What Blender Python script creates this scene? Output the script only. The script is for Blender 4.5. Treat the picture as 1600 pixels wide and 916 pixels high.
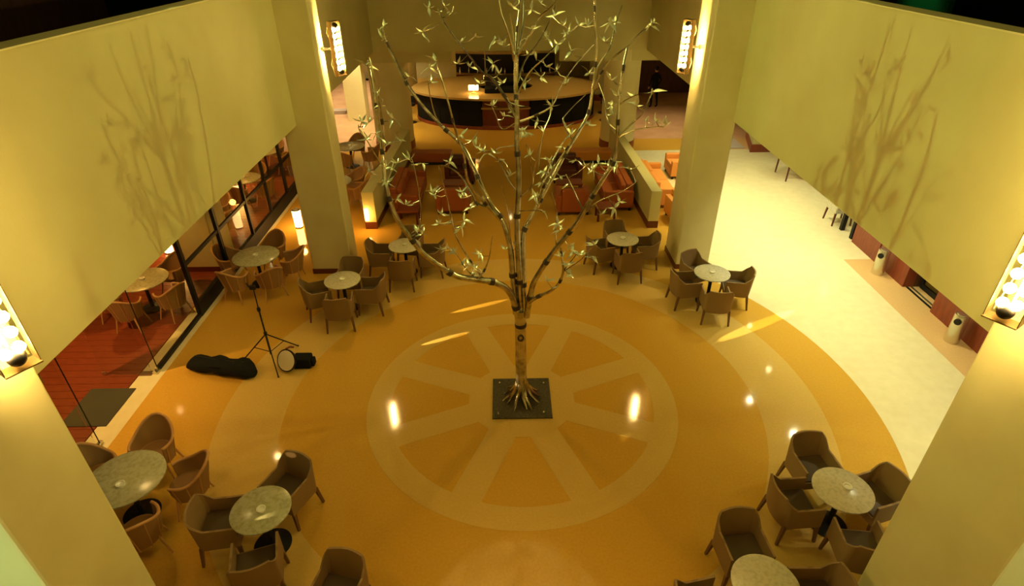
import bpy, bmesh, math, random
from mathutils import Vector, Matrix
R = math.radians
random.seed(11)
for o in list(bpy.data.objects): bpy.data.objects.remove(o)
scene = bpy.context.scene
COL = scene.collection
PI = math.pi

# ------------------------------------------------------------------ camera
cam_data = bpy.data.cameras.new('camera')
cam_data.sensor_width = 36.0
cam_data.lens = 914.15 / 1600 * 36
cam_data.clip_start = 0.05
cam = bpy.data.objects.new('camera', cam_data); COL.objects.link(cam)
RI = Vector((0.99985560, -0.01588559, -0.00603532))
UP = Vector((0.01351711, 0.52822730, 0.84899541))
FW = Vector((0.01029877, 0.84895440, -0.52836575))
cm = Matrix((RI, UP, -FW)).transposed().to_4x4()
cm.translation = Vector((-0.2456, -7.6252, 6.9))
cam.matrix_world = cm
scene.camera = cam

# ------------------------------------------------------------------ world, exposure
w = bpy.data.worlds.new('world'); scene.world = w; w.use_nodes = True
w.node_tree.nodes['Background'].inputs[0].default_value = (0.02, 0.016, 0.008, 1)
w.node_tree.nodes['Background'].inputs[1].default_value = 0.3
scene.view_settings.view_transform = 'Standard'
scene.view_settings.look = 'None'
scene.view_settings.gamma = 1.0
scene.view_settings.use_curve_mapping = False
scene.view_settings.exposure = -0.48

WARM = (1.0, 0.68, 0.16)      # tungsten sconces and house lamps
PALE = (1.0, 0.97, 0.56)      # corridor downlights
AMBER = (1.0, 0.48, 0.08)     # lounge and restaurant lamps
BULB = 480.0                  # sconce bulb radiance

def light(name, kind, loc, power, color, size=0.2, target=None, spot=None, blend=0.5, label=None):
    d = bpy.data.lights.new(name, kind); d.energy = power; d.color = color
    if kind == 'AREA': d.shape = 'DISK'; d.size = size
    elif kind == 'SPOT':
        d.shadow_soft_size = size; d.spot_size = spot; d.spot_blend = blend
    else: d.shadow_soft_size = size
    o = bpy.data.objects.new(name, d); COL.objects.link(o); o.location = loc
    if target is not None:
        o.rotation_euler = (Vector(target) - Vector(loc)).to_track_quat('-Z', 'Y').to_euler()
    return o

# added soft overhead fill lights, unseen above the frame
light('roof_fill', 'AREA', (0, 1.5, 9.6), 190, (1.0, 0.78, 0.18), 5.0, (0, 1.5, 0))
light('roof_fill', 'AREA', (0, -5.5, 9.6), 60, (1.0, 0.75, 0.20), 3.0, (0, -4.5, 0))

# ------------------------------------------------------------------ materials
def mat(name, color, rough=0.6, metal=0.0, noise=None, bump=0.0, bscale=60, emit=None, alpha=None, spec=0.5):
    m = bpy.data.materials.new(name); m.use_nodes = True
    nt = m.node_tree; b = nt.nodes['Principled BSDF']
    b.inputs['Base Color'].default_value = (*color, 1)
    b.inputs['Roughness'].default_value = rough
    b.inputs['Metallic'].default_value = metal
    b.inputs['Specular IOR Level'].default_value = spec
    tc = nt.nodes.new('ShaderNodeTexCoord')
    if noise:
        c2, scale, lo, hi = noise[:4]
        n = nt.nodes.new('ShaderNodeTexNoise'); n.inputs['Scale'].default_value = scale
        n.inputs['Detail'].default_value = 6
        r = nt.nodes.new('ShaderNodeValToRGB')
        r.color_ramp.elements[0].position = lo; r.color_ramp.elements[1].position = hi
        r.color_ramp.elements[0].color = (*color, 1); r.color_ramp.elements[1].color = (*c2, 1)
        if len(noise) > 4:
            mp = nt.nodes.new('ShaderNodeMapping'); mp.inputs['Scale'].default_value = noise[4]
            nt.links.new(tc.outputs['Object'], mp.inputs[0]); nt.links.new(mp.outputs[0], n.inputs['Vector'])
        else: nt.links.new(tc.outputs['Object'], n.inputs['Vector'])
        nt.links.new(n.outputs[0], r.inputs[0]); nt.links.new(r.outputs[0], b.inputs['Base Color'])
    if bump:
        n2 = nt.nodes.new('ShaderNodeTexNoise'); n2.inputs['Scale'].default_value = bscale
        bp = nt.nodes.new('ShaderNodeBump'); bp.inputs['Strength'].default_value = bump
        bp.inputs['Distance'].default_value = 0.01
        nt.links.new(tc.outputs['Object'], n2.inputs['Vector'])
        nt.links.new(n2.outputs[0], bp.inputs['Height']); nt.links.new(bp.outputs[0], b.inputs['Normal'])
    if emit:
        b.inputs['Emission Color'].default_value = (*emit[0], 1)
        b.inputs['Emission Strength'].default_value = emit[1]
    return m

def woven(name, c1, c2, scale=70, rough=0.6):
    m = mat(name, c1, rough); nt = m.node_tree; b = nt.nodes['Principled BSDF']
    tc = nt.nodes.new('ShaderNodeTexCoord')
    ws = []
    for d in ('Z', 'DIAGONAL'):
        wv = nt.nodes.new('ShaderNodeTexWave'); wv.bands_direction = d
        wv.inputs['Scale'].default_value = scale * (1 if d == 'Z' else 0.6); wv.inputs['Distortion'].default_value = 1.5
        nt.links.new(tc.outputs['Object'], wv.inputs['Vector']); ws.append(wv)
    mx = nt.nodes.new('ShaderNodeMath'); mx.operation = 'MULTIPLY'
    nt.links.new(ws[0].outputs['Fac'], mx.inputs[0]); nt.links.new(ws[1].outputs['Fac'], mx.inputs[1])
    r = nt.nodes.new('ShaderNodeValToRGB')
    r.color_ramp.elements[0].color = (*c2, 1); r.color_ramp.elements[1].color = (*c1, 1)
    r.color_ramp.elements[1].position = 0.6
    nt.links.new(mx.outputs[0], r.inputs[0]); nt.links.new(r.outputs[0], b.inputs['Base Color'])
    bp = nt.nodes.new('ShaderNodeBump'); bp.inputs['Strength'].default_value = 0.5; bp.inputs['Distance'].default_value = 0.004
    nt.links.new(mx.outputs[0], bp.inputs['Height']); nt.links.new(bp.outputs[0], b.inputs['Normal'])
    return m

M = {}
M['plaster'] = mat('cream_plaster', (0.61, 0.59, 0.29), 0.75, noise=((0.55, 0.51, 0.24), 0.9, 0.35, 0.7), bump=0.12, bscale=40)
M['column'] = mat('column_paint', (0.72, 0.68, 0.38), 0.6, noise=((0.66, 0.60, 0.32), 1.5, 0.35, 0.7))
M['marble_orange'] = mat('honey_marble', (0.63, 0.365, 0.055), 0.075, noise=((0.57, 0.32, 0.045), 28, 0.3, 0.75), spec=0.3)
M['marble_cream'] = mat('cream_marble', (0.66, 0.44, 0.125), 0.075, noise=((0.60, 0.40, 0.11), 28, 0.3, 0.75), spec=0.3)
M['marble_pale'] = mat('lit_corridor_threshold_marble', (0.78, 0.70, 0.44), 0.12, noise=((0.72, 0.64, 0.38), 5, 0.35, 0.75), spec=0.3)  # pale threshold stone; in the corridor, lamp whitening painted into the marble
M['marble_border'] = mat('rosy_border_marble', (0.72, 0.47, 0.21), 0.12, noise=((0.66, 0.42, 0.18), 28, 0.3, 0.75), spec=0.3)
M['wood_floor'] = mat('red_wood_floor', (0.26, 0.055, 0.02), 0.3, noise=((0.16, 0.03, 0.012), 4, 0.3, 0.7, (1.2, 14, 1)))
M['red_wood'] = mat('red_brown_wood', (0.27, 0.055, 0.025), 0.35, noise=((0.18, 0.035, 0.016), 5, 0.3, 0.7, (4, 4, 0.7)))
M['dark_base'] = mat('dark_red_skirting', (0.12, 0.022, 0.012), 0.35)
M['black'] = mat('black_metal', (0.010, 0.010, 0.010), 0.5, spec=0.25)
M['black_cloth'] = mat('black_cloth', (0.008, 0.009, 0.009), 0.9, spec=0.2, bump=0.4, bscale=20)
M['dark'] = mat('dark_void', (0.012, 0.013, 0.012), 0.9)
M['weave_brown'] = woven('brown_woven_cane', (0.38, 0.245, 0.10), (0.21, 0.125, 0.05))
M['seat_brown'] = woven('brown_woven_seat', (0.15, 0.10, 0.045), (0.085, 0.055, 0.025))
M['weave_tan'] = woven('tan_wicker', (0.44, 0.245, 0.09), (0.26, 0.135, 0.045), 60)
M['leg_wood'] = mat('brown_leg_wood', (0.16, 0.075, 0.035), 0.45)
M['cane'] = mat('tan_cane', (0.50, 0.27, 0.10), 0.5)
M['marble_top'] = mat('veined_marble_top', (0.62, 0.58, 0.44), 0.22, noise=((0.50, 0.47, 0.34), 22, 0.45, 0.66), spec=0.6)
M['green_marble'] = mat('green_veined_marble_top', (0.47, 0.46, 0.31), 0.22, noise=((0.36, 0.35, 0.21), 20, 0.42, 0.66), spec=0.6)
M['glassware'] = mat('pale_ashtray_glass', (0.85, 0.85, 0.78), 0.12)
M['steel'] = mat('brushed_tree_metal', (0.66, 0.61, 0.49), 0.22, 1.0, noise=((0.30, 0.26, 0.18), 8, 0.4, 0.68))
M['joint'] = mat('dark_weld_joint', (0.07, 0.05, 0.035), 0.5, 0.6)
M['leaf'] = mat('silver_leaf', (0.80, 0.84, 0.66), 0.22, 0.55)
M['soil'] = mat('dark_mulch', (0.085, 0.07, 0.035), 0.8, noise=((0.03, 0.024, 0.012), 30, 0.3, 0.7), bump=0.8, bscale=45)
M['chrome'] = mat('satin_metal', (0.70, 0.66, 0.52), 0.25, 0.9)
M['brass'] = mat('bronze_channel', (0.20, 0.14, 0.065), 0.4, 0.8)
M['bulb'] = mat('lit_bulb', (1, 0.9, 0.7), 0.4, emit=((1.0, 0.64, 0.20), BULB))
M['lamp_glow'] = mat('lamp_glow', (1, 0.85, 0.6), 0.4, emit=((1.0, 0.60, 0.20), 26))
M['down_glow'] = mat('downlight_glow', (1, 0.95, 0.8), 0.4, emit=((1.0, 0.86, 0.42), 90))
M['red_leather'] = mat('red_brown_leather', (0.36, 0.085, 0.02), 0.45, bump=0.15, bscale=25)
M['dark_leather'] = mat('maroon_and_shaded_leather', (0.10, 0.022, 0.012), 0.45)  # maroon chairs, and the shaded seats of the red armchairs
M['orange_fabric'] = mat('orange_upholstery', (0.66, 0.26, 0.045), 0.7)
M['bar_top'] = mat('golden_bar_top', (0.46, 0.33, 0.12), 0.22, noise=((0.48, 0.30, 0.09), 6, 0.35, 0.7))
M['mat_grey'] = mat('grey_door_mat', (0.060, 0.056, 0.032), 0.95, bump=0.5, bscale=150)
M['pink_carpet'] = mat('pinkish_tile', (0.66, 0.42, 0.26), 0.35, noise=((0.56, 0.32, 0.18), 2, 0.35, 0.7))
M['lilac'] = mat('lilac_grey_rug', (0.42, 0.36, 0.33), 0.9)
M['brown_wall'] = mat('dark_brown_wall', (0.10, 0.04, 0.02), 0.6, noise=((0.06, 0.022, 0.012), 3, 0.3, 0.7, (4, 4, 0.6)))
M['silver_fabric'] = mat('silver_reflector_fabric', (0.90, 0.84, 0.62), 0.35, 0.15, bump=0.6, bscale=9)
M['skin'] = mat('skin', (0.45, 0.24, 0.14), 0.6)
M['green_panel'] = mat('green_panel', (0.02, 0.16, 0.06), 0.3)

def glass_mat():
    m = bpy.data.materials.new('clear_glass'); m.use_nodes = True
    b = m.node_tree.nodes['Principled BSDF']
    b.inputs['Base Color'].default_value = (0.95, 0.97, 0.93, 1)
    b.inputs['Roughness'].default_value = 0.02
    b.inputs['Transmission Weight'].default_value = 1.0
    b.inputs['IOR'].default_value = 1.12
    return m
M['glass'] = glass_mat()

# ------------------------------------------------------------------ mesh helpers
class MB:
    def __init__(s): s.v = []; s.f = []; s.smooth = False
    def raw(s, v, f):
        o = len(s.v); s.v += [tuple(p) for p in v]; s.f += [tuple(i + o for i in q) for q in f]; return s
    def box(s, x0, y0, z0, x1, y1, z1, mtx=None):
        v = [Vector(p) for p in ((x0,y0,z0),(x1,y0,z0),(x1,y1,z0),(x0,y1,z0),(x0,y0,z1),(x1,y0,z1),(x1,y1,z1),(x0,y1,z1))]
        if mtx: v = [mtx @ p for p in v]
        return s.raw(v, [(0,3,2,1),(4,5,6,7),(0,1,5,4),(1,2,6,5),(2,3,7,6),(3,0,4,7)])
    def taper(s, c0, c1, w0, w1, d0=None, d1=None):
        d0 = d0 or w0; d1 = d1 or w1
        v = []
        for c, a, b in ((c0, w0, d0), (c1, w1, d1)):
            for sx, sy in ((-1,-1),(1,-1),(1,1),(-1,1)): v.append((c[0]+sx*a/2, c[1]+sy*b/2, c[2]))
        return s.raw(v, [(0,3,2,1),(4,5,6,7),(0,1,5,4),(1,2,6,5),(2,3,7,6),(3,0,4,7)])
    def lathe(s, prof, n=24, c=(0,0,0), sx=1, sy=1, mtx=None):
        v = []; f = []
        for r, z in prof:
            for i in range(n):
                a = 2*PI*i/n; p = Vector((c[0]+r*sx*math.cos(a), c[1]+r*sy*math.sin(a), c[2]+z))
                v.append(mtx @ p if mtx else p)
        for k in range(len(prof)-1):
            for i in range(n):
                j = (i+1) % n; f.append((k*n+i, k*n+j, (k+1)*n+j, (k+1)*n+i))
        f.append(tuple(reversed(range(n)))); f.append(tuple((len(prof)-1)*n+i for i in range(n)))
        return s.raw(v, f)
    def tube(s, pts, rad, n=8, cap=True):
        P = [Vector(p) for p in pts]; m = len(P)
        if not isinstance(rad, (list, tuple)): rad = [rad]*m
        t = (P[1]-P[0]).normalized(); u = t.orthogonal().normalized()
        v = []; f = []
        for i in range(m):
            if i == 0: d = P[1]-P[0]
            elif i == m-1: d = P[-1]-P[-2]
            else: d = (P[i]-P[i-1]).normalized()+(P[i+1]-P[i]).normalized()
            d = d.normalized(); u = (u - d*u.dot(d)).normalized(); b = d.cross(u)
            for k in range(n):
                a = 2*PI*k/n; v.append(P[i]+(u*math.cos(a)+b*math.sin(a))*rad[i])
        for i in range(m-1):
            for k in range(n):
                j = (k+1) % n; f.append((i*n+k, i*n+j, (i+1)*n+j, (i+1)*n+k))
        if cap: f.append(tuple(reversed(range(n)))); f.append(tuple((m-1)*n+i for i in range(n)))
        return s.raw(v, f)
    def sphere(s, c, r, n=10, m=7):
        v = [(c[0],c[1],c[2]-r)]; f = []
        for i in range(1, m):
            a = -PI/2+PI*i/m
            for k in range(n):
                b = 2*PI*k/n; v.append((c[0]+r*math.cos(a)*math.cos(b), c[1]+r*math.cos(a)*math.sin(b), c[2]+r*math.sin(a)))
        v.append((c[0],c[1],c[2]+r)); t = len(v)-1
        for k in range(n):
            j = (k+1) % n
            f.append((0, 1+j, 1+k)); f.append((t, 1+(m-2)*n+k, 1+(m-2)*n+j))
            for i in range(m-2): f.append((1+i*n+k, 1+i*n+j, 1+(i+1)*n+j, 1+(i+1)*n+k))
        return s.raw(v, f)
    def prism(s, poly, z0, z1):
        n = len(poly)
        v = [(p[0],p[1],z0) for p in poly]+[(p[0],p[1],z1) for p in poly]
        f = [tuple(reversed(range(n))), tuple(range(n, 2*n))]+[(i,(i+1)%n,n+(i+1)%n,n+i) for i in range(n)]
        return s.raw(v, f)
    def sector(s, r0, r1, a0, a1, z0, z1, n=8, c=(0,0)):
        poly = [(c[0]+r1*math.cos(a0+(a1-a0)*i/n), c[1]+r1*math.sin(a0+(a1-a0)*i/n)) for i in range(n+1)]
        poly += [(c[0]+r0*math.cos(a1-(a1-a0)*i/n), c[1]+r0*math.sin(a1-(a1-a0)*i/n)) for i in range(n+1)]
        v = [(p[0],p[1],z0) for p in poly]+[(p[0],p[1],z1) for p in poly]; k = len(poly)
        f = [(i,(i+1)%k,k+(i+1)%k,k+i) for i in range(k)]
        for i in range(n):
            q = (i, i+1, k-2-i, k-1-i); f.append(tuple(reversed(q))); f.append(tuple(x+k for x in q))
        return s.raw(v, f)
    def strip(s, inner_b, outer_b, inner_t, outer_t):
        # curved panel with thickness from four matching polylines
        n = len(inner_b); v = list(inner_b)+list(outer_b)+list(inner_t)+list(outer_t); f = []
        for i in range(n-1):
            a, b, c, d = i, n+i, 2*n+i, 3*n+i
            f += [(a, a+1, c+1, c), (b+1, b, d, d+1), (c, c+1, d+1, d), (a+1, a, b, b+1)]
        for i in (0, n-1):
            q = (i, n+i, 3*n+i, 2*n+i); f.append(q if i else tuple(reversed(q)))
        return s.raw(v, f)
    def build(s, name, material, parent=None, smooth=False, bevel=0.0, mesh_only=False):
        me = bpy.data.meshes.new(name); me.from_pydata(s.v, [], s.f); me.update()
        bm = bmesh.new(); bm.from_mesh(me); bmesh.ops.recalc_face_normals(bm, faces=bm.faces); bm.to_mesh(me); bm.free()
        if smooth:
            for p in me.polygons: p.use_smooth = True
            try: me.set_sharp_from_angle(angle=R(42))
            except Exception: pass
        if material: me.materials.append(M[material])
        if mesh_only: return me
        return link(name, me, parent, bevel)

def link(name, me, parent=None, bevel=0.0):
    o = bpy.data.objects.new(name, me); COL.objects.link(o)
    if parent is not None: o.parent = parent
    if bevel:
        b = o.modifiers.new('bevel', 'BEVEL'); b.width = bevel; b.segments = 2; b.limit_method = 'ANGLE'
    return o

def tag(o, label, cat, group=None, kind=None):
    o['label'] = label; o['category'] = cat
    if group: o['group'] = group
    if kind: o['kind'] = kind
    return o
def thing(name, label, cat, loc=(0,0,0), rz=0.0, group=None):
    o = bpy.data.objects.new(name, None); COL.objects.link(o); o.empty_display_size = 0.2
    o.location = loc; o.rotation_euler = (0, 0, rz)
    return tag(o, label, cat, group)
def struct(o): o['kind'] = 'structure'; return o
def B(x0,y0,z0,x1,y1,z1): return MB().box(x0,y0,z0,x1,y1,z1)
def dup(root, loc, rz, label, group=None):
    r = root.copy(); COL.objects.link(r); r.location = loc; r.rotation_euler = (0,0,rz); r['label'] = label
    if group: r['group'] = group
    for ch in list(root.children):
        c = ch.copy(); COL.objects.link(c); c.parent = r
        for g in ch.children:
            d = g.copy(); COL.objects.link(d); d.parent = c
    return r

# ------------------------------------------------------------------ floor
floor = struct(B(-6.98, -8.5, -0.1, 8.0, 13.4, 0.0).build('floor', 'marble_orange'))
B(-6.98, 13.4, -0.1, 8.0, 26, 0.0).build('rear_floor_field', 'marble_orange', floor)
B(8.0, -8.5, -0.1, 13.5, 26, 0.0).build('wall_border', 'marble_border', floor)
Z0, Z1 = -0.02, 0.003
# wheel shaped inlay round the tree
for k in range(8):
    a = R(45*k)
    MB().sector(2.24, 2.63, a, a+R(45), Z0, Z1, 10).build('inlay_rim', 'marble_cream', floor)
    a = R(22.5+45*k); c, s = math.cos(a), math.sin(a); hw = 0.235
    e0, e1 = 0.80, 2.25
    poly = [(c*e0+s*hw, s*e0-c*hw), (c*e1+s*hw, s*e1-c*hw), (c*e1-s*hw, s*e1+c*hw), (c*e0-s*hw, s*e0+c*hw)]
    MB().prism(poly, Z0, Z1+0.0005).build('inlay_spoke', 'marble_cream', floor)
hub = [(math.cos(R(22.5+45*i))*0.98, math.sin(R(22.5+45*i))*0.98) for i in range(8)]
for k in range(4):   # four pieces round the planting square
    q = [((0.5,0.5),(-0.5,0.5)), ((-0.5,0.5),(-0.5,-0.5)), ((-0.5,-0.5),(0.5,-0.5)), ((0.5,-0.5),(0.5,0.5))][k]
    aa = [45+90*k, 67.5+90*k, 112.5+90*k, 135+90*k]
    out = [(math.cos(R(t))*(0.98 if i in (1,2) else 0.905), math.sin(R(t))*(0.98 if i in (1,2) else 0.905)) for i, t in enumerate(aa)]
    MB().prism([q[0]]+out+[q[1]], Z0, Z1+0.001).build('inlay_hub', 'marble_cream', floor)
# wide concentric bands
NB = 24
for k in range(NB):
    a0, a1 = 2*PI*k/NB, 2*PI*(k+1)/NB
    MB().sector(4.0, 5.05, a0, a1, Z0, 0.002, 6).build('band_panel', 'marble_cream', floor)
# corridor floor, painted pale for the lamp light, outside the outer ring, right side: panels cut to the ring
def ring_x(y, r=5.95): return math.sqrt(max(r*r-y*y, 0)) if abs(y) < r else 0
ys = [-8.4, -7.2, -6.0, -4.8, -3.6, -2.4, -1.2, 0.0, 1.2, 2.4, 3.6, 4.8, 6.0, 7.2, 8.4, 9.6, 10.8, 12.0, 13.2]
for y0, y1 in zip(ys, ys[1:]):
    n = 6; pl = []
    for i in range(n+1):
        y = y0+(y1-y0)*i/n; pl.append((max(ring_x(y), 4.35 if y > 3.6 or y < -3.6 else 0), y))
    xe = 8.0 if y0 < 4.5 else 9.0
    MB().prism([(xe, y0), (xe, y1)]+list(reversed(pl)), Z0, 0.002).build('corridor_panel', 'marble_pale', floor)
for i in range(6):
    B(9.0, 6.4+i*1.2, Z0, 13.0, 7.6+i*1.2, 0.002).build('corridor_panel', 'marble_pale', floor)
# left stone threshold (pale) along the shopfront
for i in range(12):
    B(-6.98, -4+i*1.2, Z0, -6.55, -2.8+i*1.2, 0.002).build('threshold_stone', 'marble_pale', floor)
# rear tiles
for i in range(5):
    for j in range(3):
        B(-14+i*0+j*3.0-0.0, 13.4+i*2.4, -0.1+0.0, -11.0+j*3.0, 15.8+i*2.4, 0.001).build('rear_floor_panel', 'pink_carpet', floor) if j < 3 else None
for i in range(4):
    B(4.6, 14.6+i*2.4, Z0, 13.0, 17.0+i*2.4, 0.002).build('rear_floor_panel', 'pink_carpet', floor)
# wooden floor of the restaurant behind the shopfront
wf = struct(B(-14, -8.5, -0.1, -6.98, 13.4, -0.02).build('floor_restaurant', 'dark_base'))
y = -4.0
while y < 13.3:
    B(-12.5, y+0.004, -0.02, -7.0, y+0.186, 0.0+random.uniform(0, 0.0012)).build('floor_plank', 'wood_floor', wf); y += 0.19

# ------------------------------------------------------------------ atrium walls, slabs, columns
BZ, TZ = 3.5, 6.05
def parapet(name, *b): return struct(B(*b).build(name, 'plaster'))
wl = parapet('wall_left', -4.72, -7.5, BZ, -4.5, 13.1, TZ)
wr = parapet('wall_right', 4.5, -7.5, BZ, 4.72, 13.1, TZ)
wb = parapet('wall_back', -4.5, 12.9, BZ, 4.5, 13.1, 9.8)
wfr = parapet('wall_front', -4.5, -7.5, BZ, 4.5, -7.32, TZ-0.1)
struct(B(-4.76, -7.5, TZ, -4.48, 12.9, TZ+0.015).build('trim_1', 'column'))
struct(B(4.48, -7.5, TZ, 4.76, 12.9, TZ+0.015).build('trim_2', 'column'))
cl = struct(B(-14, -8.5, BZ+0.02, -4.72, 13.1, 5.0).build('ceiling_left', 'plaster'))
cr = struct(B(4.72, -8.5, BZ+0.02, 13.5, 13.1, 5.0).build('ceiling_right', 'plaster'))
cb = struct(B(-14, 13.1, BZ+0.02, 13.5, 26, 5.0).build('ceiling_back', 'plaster'))
struct(B(-14, -8.5, 9.8, 13.5, 13.1, 10.0).build('ceiling', 'dark'))
struct(B(-14, -8.5, 5.0, -13.8, 26, 10).build('wall_upper_left', 'dark'))
struct(B(13.3, -8.5, 5.0, 13.5, 26, 10).build('wall_upper_right', 'dark'))
struct(B(-13.8, 13.1, 5.0, -4.5, 13.3, 9.8).build('wall_upper_back', 'dark'))
struct(B(4.5, 13.1, 5.0, 13.3, 13.3, 9.8).build('wall_upper_back', 'dark'))
# upper gallery floors (dark)
struct(B(-13.8, -8.4, 5.0, -4.75, 13.0, 5.02).build('floor_gallery_left', 'dark'))
struct(B(4.75, -8.4, 5.0, 13.3, 13.0, 5.02).build('floor_gallery_right', 'dark'))

def column(x0, y0, x1, y1, z1=9.8):
    c = struct(B(x0, y0, 0.0, x1, y1, z1).build('column', 'column', None, bevel=0.025))
    e = 0.012
    MB().box(x0-e, y0-e, 0.0, x1+e, y1+e, 0.13).build('baseboard', 'dark_base', c)
    return c
column(-4.78, 4.45, -3.85, 5.05)
column(3.78, 4.45, 4.56, 5.42)
column(-4.76, -4.95, -3.8, -4.12)
column(3.8, -4.82, 4.76, -3.68)
# column behind the shopfront glass
column(-7.9, 4.62, -7.02, 5.5, 3.5)
# beam at the back with a raised bay over the bar
struct(B(-14, 13.25, 3.1, -2.0, 13.6, 3.55).build('beam', 'plaster'))
struct(B(1.68, 13.25, 3.1, 13.5, 13.6, 3.55).build('beam', 'plaster'))

# ------------------------------------------------------------------ ground floor perimeter
RW = struct(B(8.92, -8.5, 0, 9.1, 2.4, 3.5).build('wall_right_lower', 'brown_wall'))
def wood_panel(y0, y1, x=8.68):
    p = B(x, y0, 0.0, 8.92, y1, 3.4).build('wall_panel', 'red_wood', RW)
    return p
for y0, y1 in ((-4.6,-2.9),(-2.85,-1.1),(-1.05,0.62),(0.67,2.5)): wood_panel(y0, y1)
for y0, y1 in ((3.5,4.60),(4.65,5.75)): wood_panel(y0, y1)
struct(B(8.92, 3.5, 0, 9.1, 5.75, 3.5).build('wall_right_upper', 'brown_wall'))
B(9.1, 2.38, 0, 9.5, 2.42, 3.5).build('door_return', 'brown_wall', RW)
# recessed glazed door with two pull bars
dr = struct(B(9.05, 2.45, 0.0, 9.09, 3.47, 0.12).build('door_1', 'black'))
B(9.05, 2.45, 0.12, 9.09, 2.52, 2.4).build('door_stile', 'black', dr)
B(9.05, 3.40, 0.12, 9.09, 3.47, 2.4).build('door_stile', 'black', dr)
B(9.062, 2.52, 0.12, 9.078, 3.40, 2.4).build('door_glass', 'glass', dr)
MB().tube([(8.99, 3.22, 0.35), (8.99, 3.22, 1.6)], 0.018).build('pull_bar', 'chrome', dr)
MB().tube([(8.99, 3.02, 0.35), (8.99, 3.02, 1.6)], 0.018).build('pull_bar', 'chrome', dr)
B(8.75, 2.52, 0.003, 8.80, 3.48, 0.012).build('door_track', 'black', dr)
B(8.85, 2.52, 0.003, 8.90, 3.48, 0.012).build('door_track', 'chrome', dr)
struct(B(9.9, -8.5, 0, 10.0, 5.75, 3.5).build('wall_service', 'plaster'))
struct(B(9.9, 5.75, 0, 13.4, 5.85, 3.5).build('wall_side_room', 'plaster'))
struct(B(13.3, 6.1, 0, 13.5, 26, 3.5).build('wall_far_right', 'plaster'))
struct(B(-14, 25.9, 0, 4.5, 26.1, 3.5).build('wall_rear', 'plaster'))
struct(B(4.5, 22.0, 0, 13.4, 22.2, 3.5).build('wall_rear_right', 'brown_wall'))
struct(B(-14, -8.5, 0, -13.8, 26, 3.5).build('wall_far_left', 'red_wood'))
struct(B(-14, -8.6, 0, 13.4, -8.5, 5.0).build('wall_near', 'plaster'))
# pale plinth with red base at the far end of the corridor
pl = tag(MB().prism([(8.67,12.9),(11.6,12.9),(11.6,13.4),(9.2,13.9),(9.1,14.6)], 0.28, 1.0).build('planter_wall', 'plaster'),
         'low pale angled wall with red base beyond the right corridor tables', 'low wall')
MB().prism([(8.62,12.85),(11.65,12.85),(11.65,13.45),(9.25,13.95),(9.12,14.7)], 0.0, 0.28).build('base', 'red_wood', pl)
rug = tag(B(8.0, 13.3, 0.003, 8.6, 14.9, 0.02).build('rug', 'lilac'), 'lilac grey rug showing right of the far right column', 'rug')

# ------------------------------------------------------------------ left shopfront
X = -6.7
win = struct(B(X-0.04, 0.92, 0.003, X+0.04, 2.70, 0.07).build('window_1', 'black'))
B(X-0.05, 2.70, 0.003, X+0.05, 12.8, 0.32).build('kick_plate', 'black', win)
for y in (2.73, 4.35, 6.0, 7.4, 8.8, 10.3, 11.8):
    t = 0.045 if y in (2.73, 4.35, 8.8) else 0.03
    B(X-0.04, y-t, 0.07, X+0.04, y+t, 3.5).build('mullion', 'black', win)
B(X-0.03, 2.78, 1.17, X+0.03, 12.8, 1.24).build('rail', 'black', win)
for y0, y1 in ((0.92,2.68),(2.78,4.3),(4.4,5.96),(6.04,7.36),(7.44,8.75),(8.85,10.26),(10.34,11.76)):
    B(X-0.006, y0+0.005, 0.32 if y0 > 2 else 0.07, X+0.006, y1-0.005, 3.48).build('pane', 'glass', win)
B(X-0.007, 0.912, 0.07, X+0.007, 0.922, 3.48).build('pane_edge', 'black', win)
B(X-0.05, 0.80, 0.003, X+0.05, 0.92, 0.035).build('floor_spring', 'chrome', win)
B(X-0.02, 0.86, 0.01, X+0.02, 0.92, 0.09).build('pane_clamp', 'chrome', win)
B(X-0.28, 0.76, 0.003, X-0.05, 0.90, 0.006).build('spring_cover', 'leg_wood', win)
win2 = struct(B(X-0.03, -3.9, 0.003, X+0.03, -0.98, 0.06).build('window_2', 'black'))
B(X-0.006, -3.88, 0.06, X+0.006, -0.93, 3.48).build('pane', 'glass', win2)
B(X-0.007, -0.93, 0.02, X+0.007, -0.918, 3.48).build('pane_edge', 'black', win2)
B(X-0.03, -0.97, 0.003, X+0.03, -0.88, 0.06).build('floor_spring', 'chrome', win2)
# open glass door leaf swung inward
dl = struct(B(X-0.93, 0.80, 0.012, X-0.05, 0.812, 3.0).build('door_2', 'glass'))
B(X-0.95, 0.795, 0.012, X-0.87, 0.817, 0.07).build('door_clamp', 'chrome', dl)
dh = struct(B(X-0.55, -0.95, 0.012, X-0.05, -0.938, 3.0).build('door_3', 'glass'))
MB().tube([(X-0.42,-0.90,1.25),(X-0.42,-0.86,1.25),(X-0.42,-0.86,1.75),(X-0.42,-0.90,1.75)], 0.014).build('door_handle', 'chrome', dh, smooth=True)
MB().tube([(X-0.86,0.76,1.25),(X-0.86,0.72,1.25),(X-0.86,0.72,1.75),(X-0.86,0.76,1.75)], 0.014).build('door_handle', 'chrome', dl, smooth=True)
tag(MB().prism([(-6.84,0.41),(-6.84,-0.52),(-7.62,-0.52),(-7.62,0.41)], 0.003, 0.016).build('door_mat', 'mat_grey'),
    'dark grey rectangular mat in the open glass doorway', 'mat')

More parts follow.
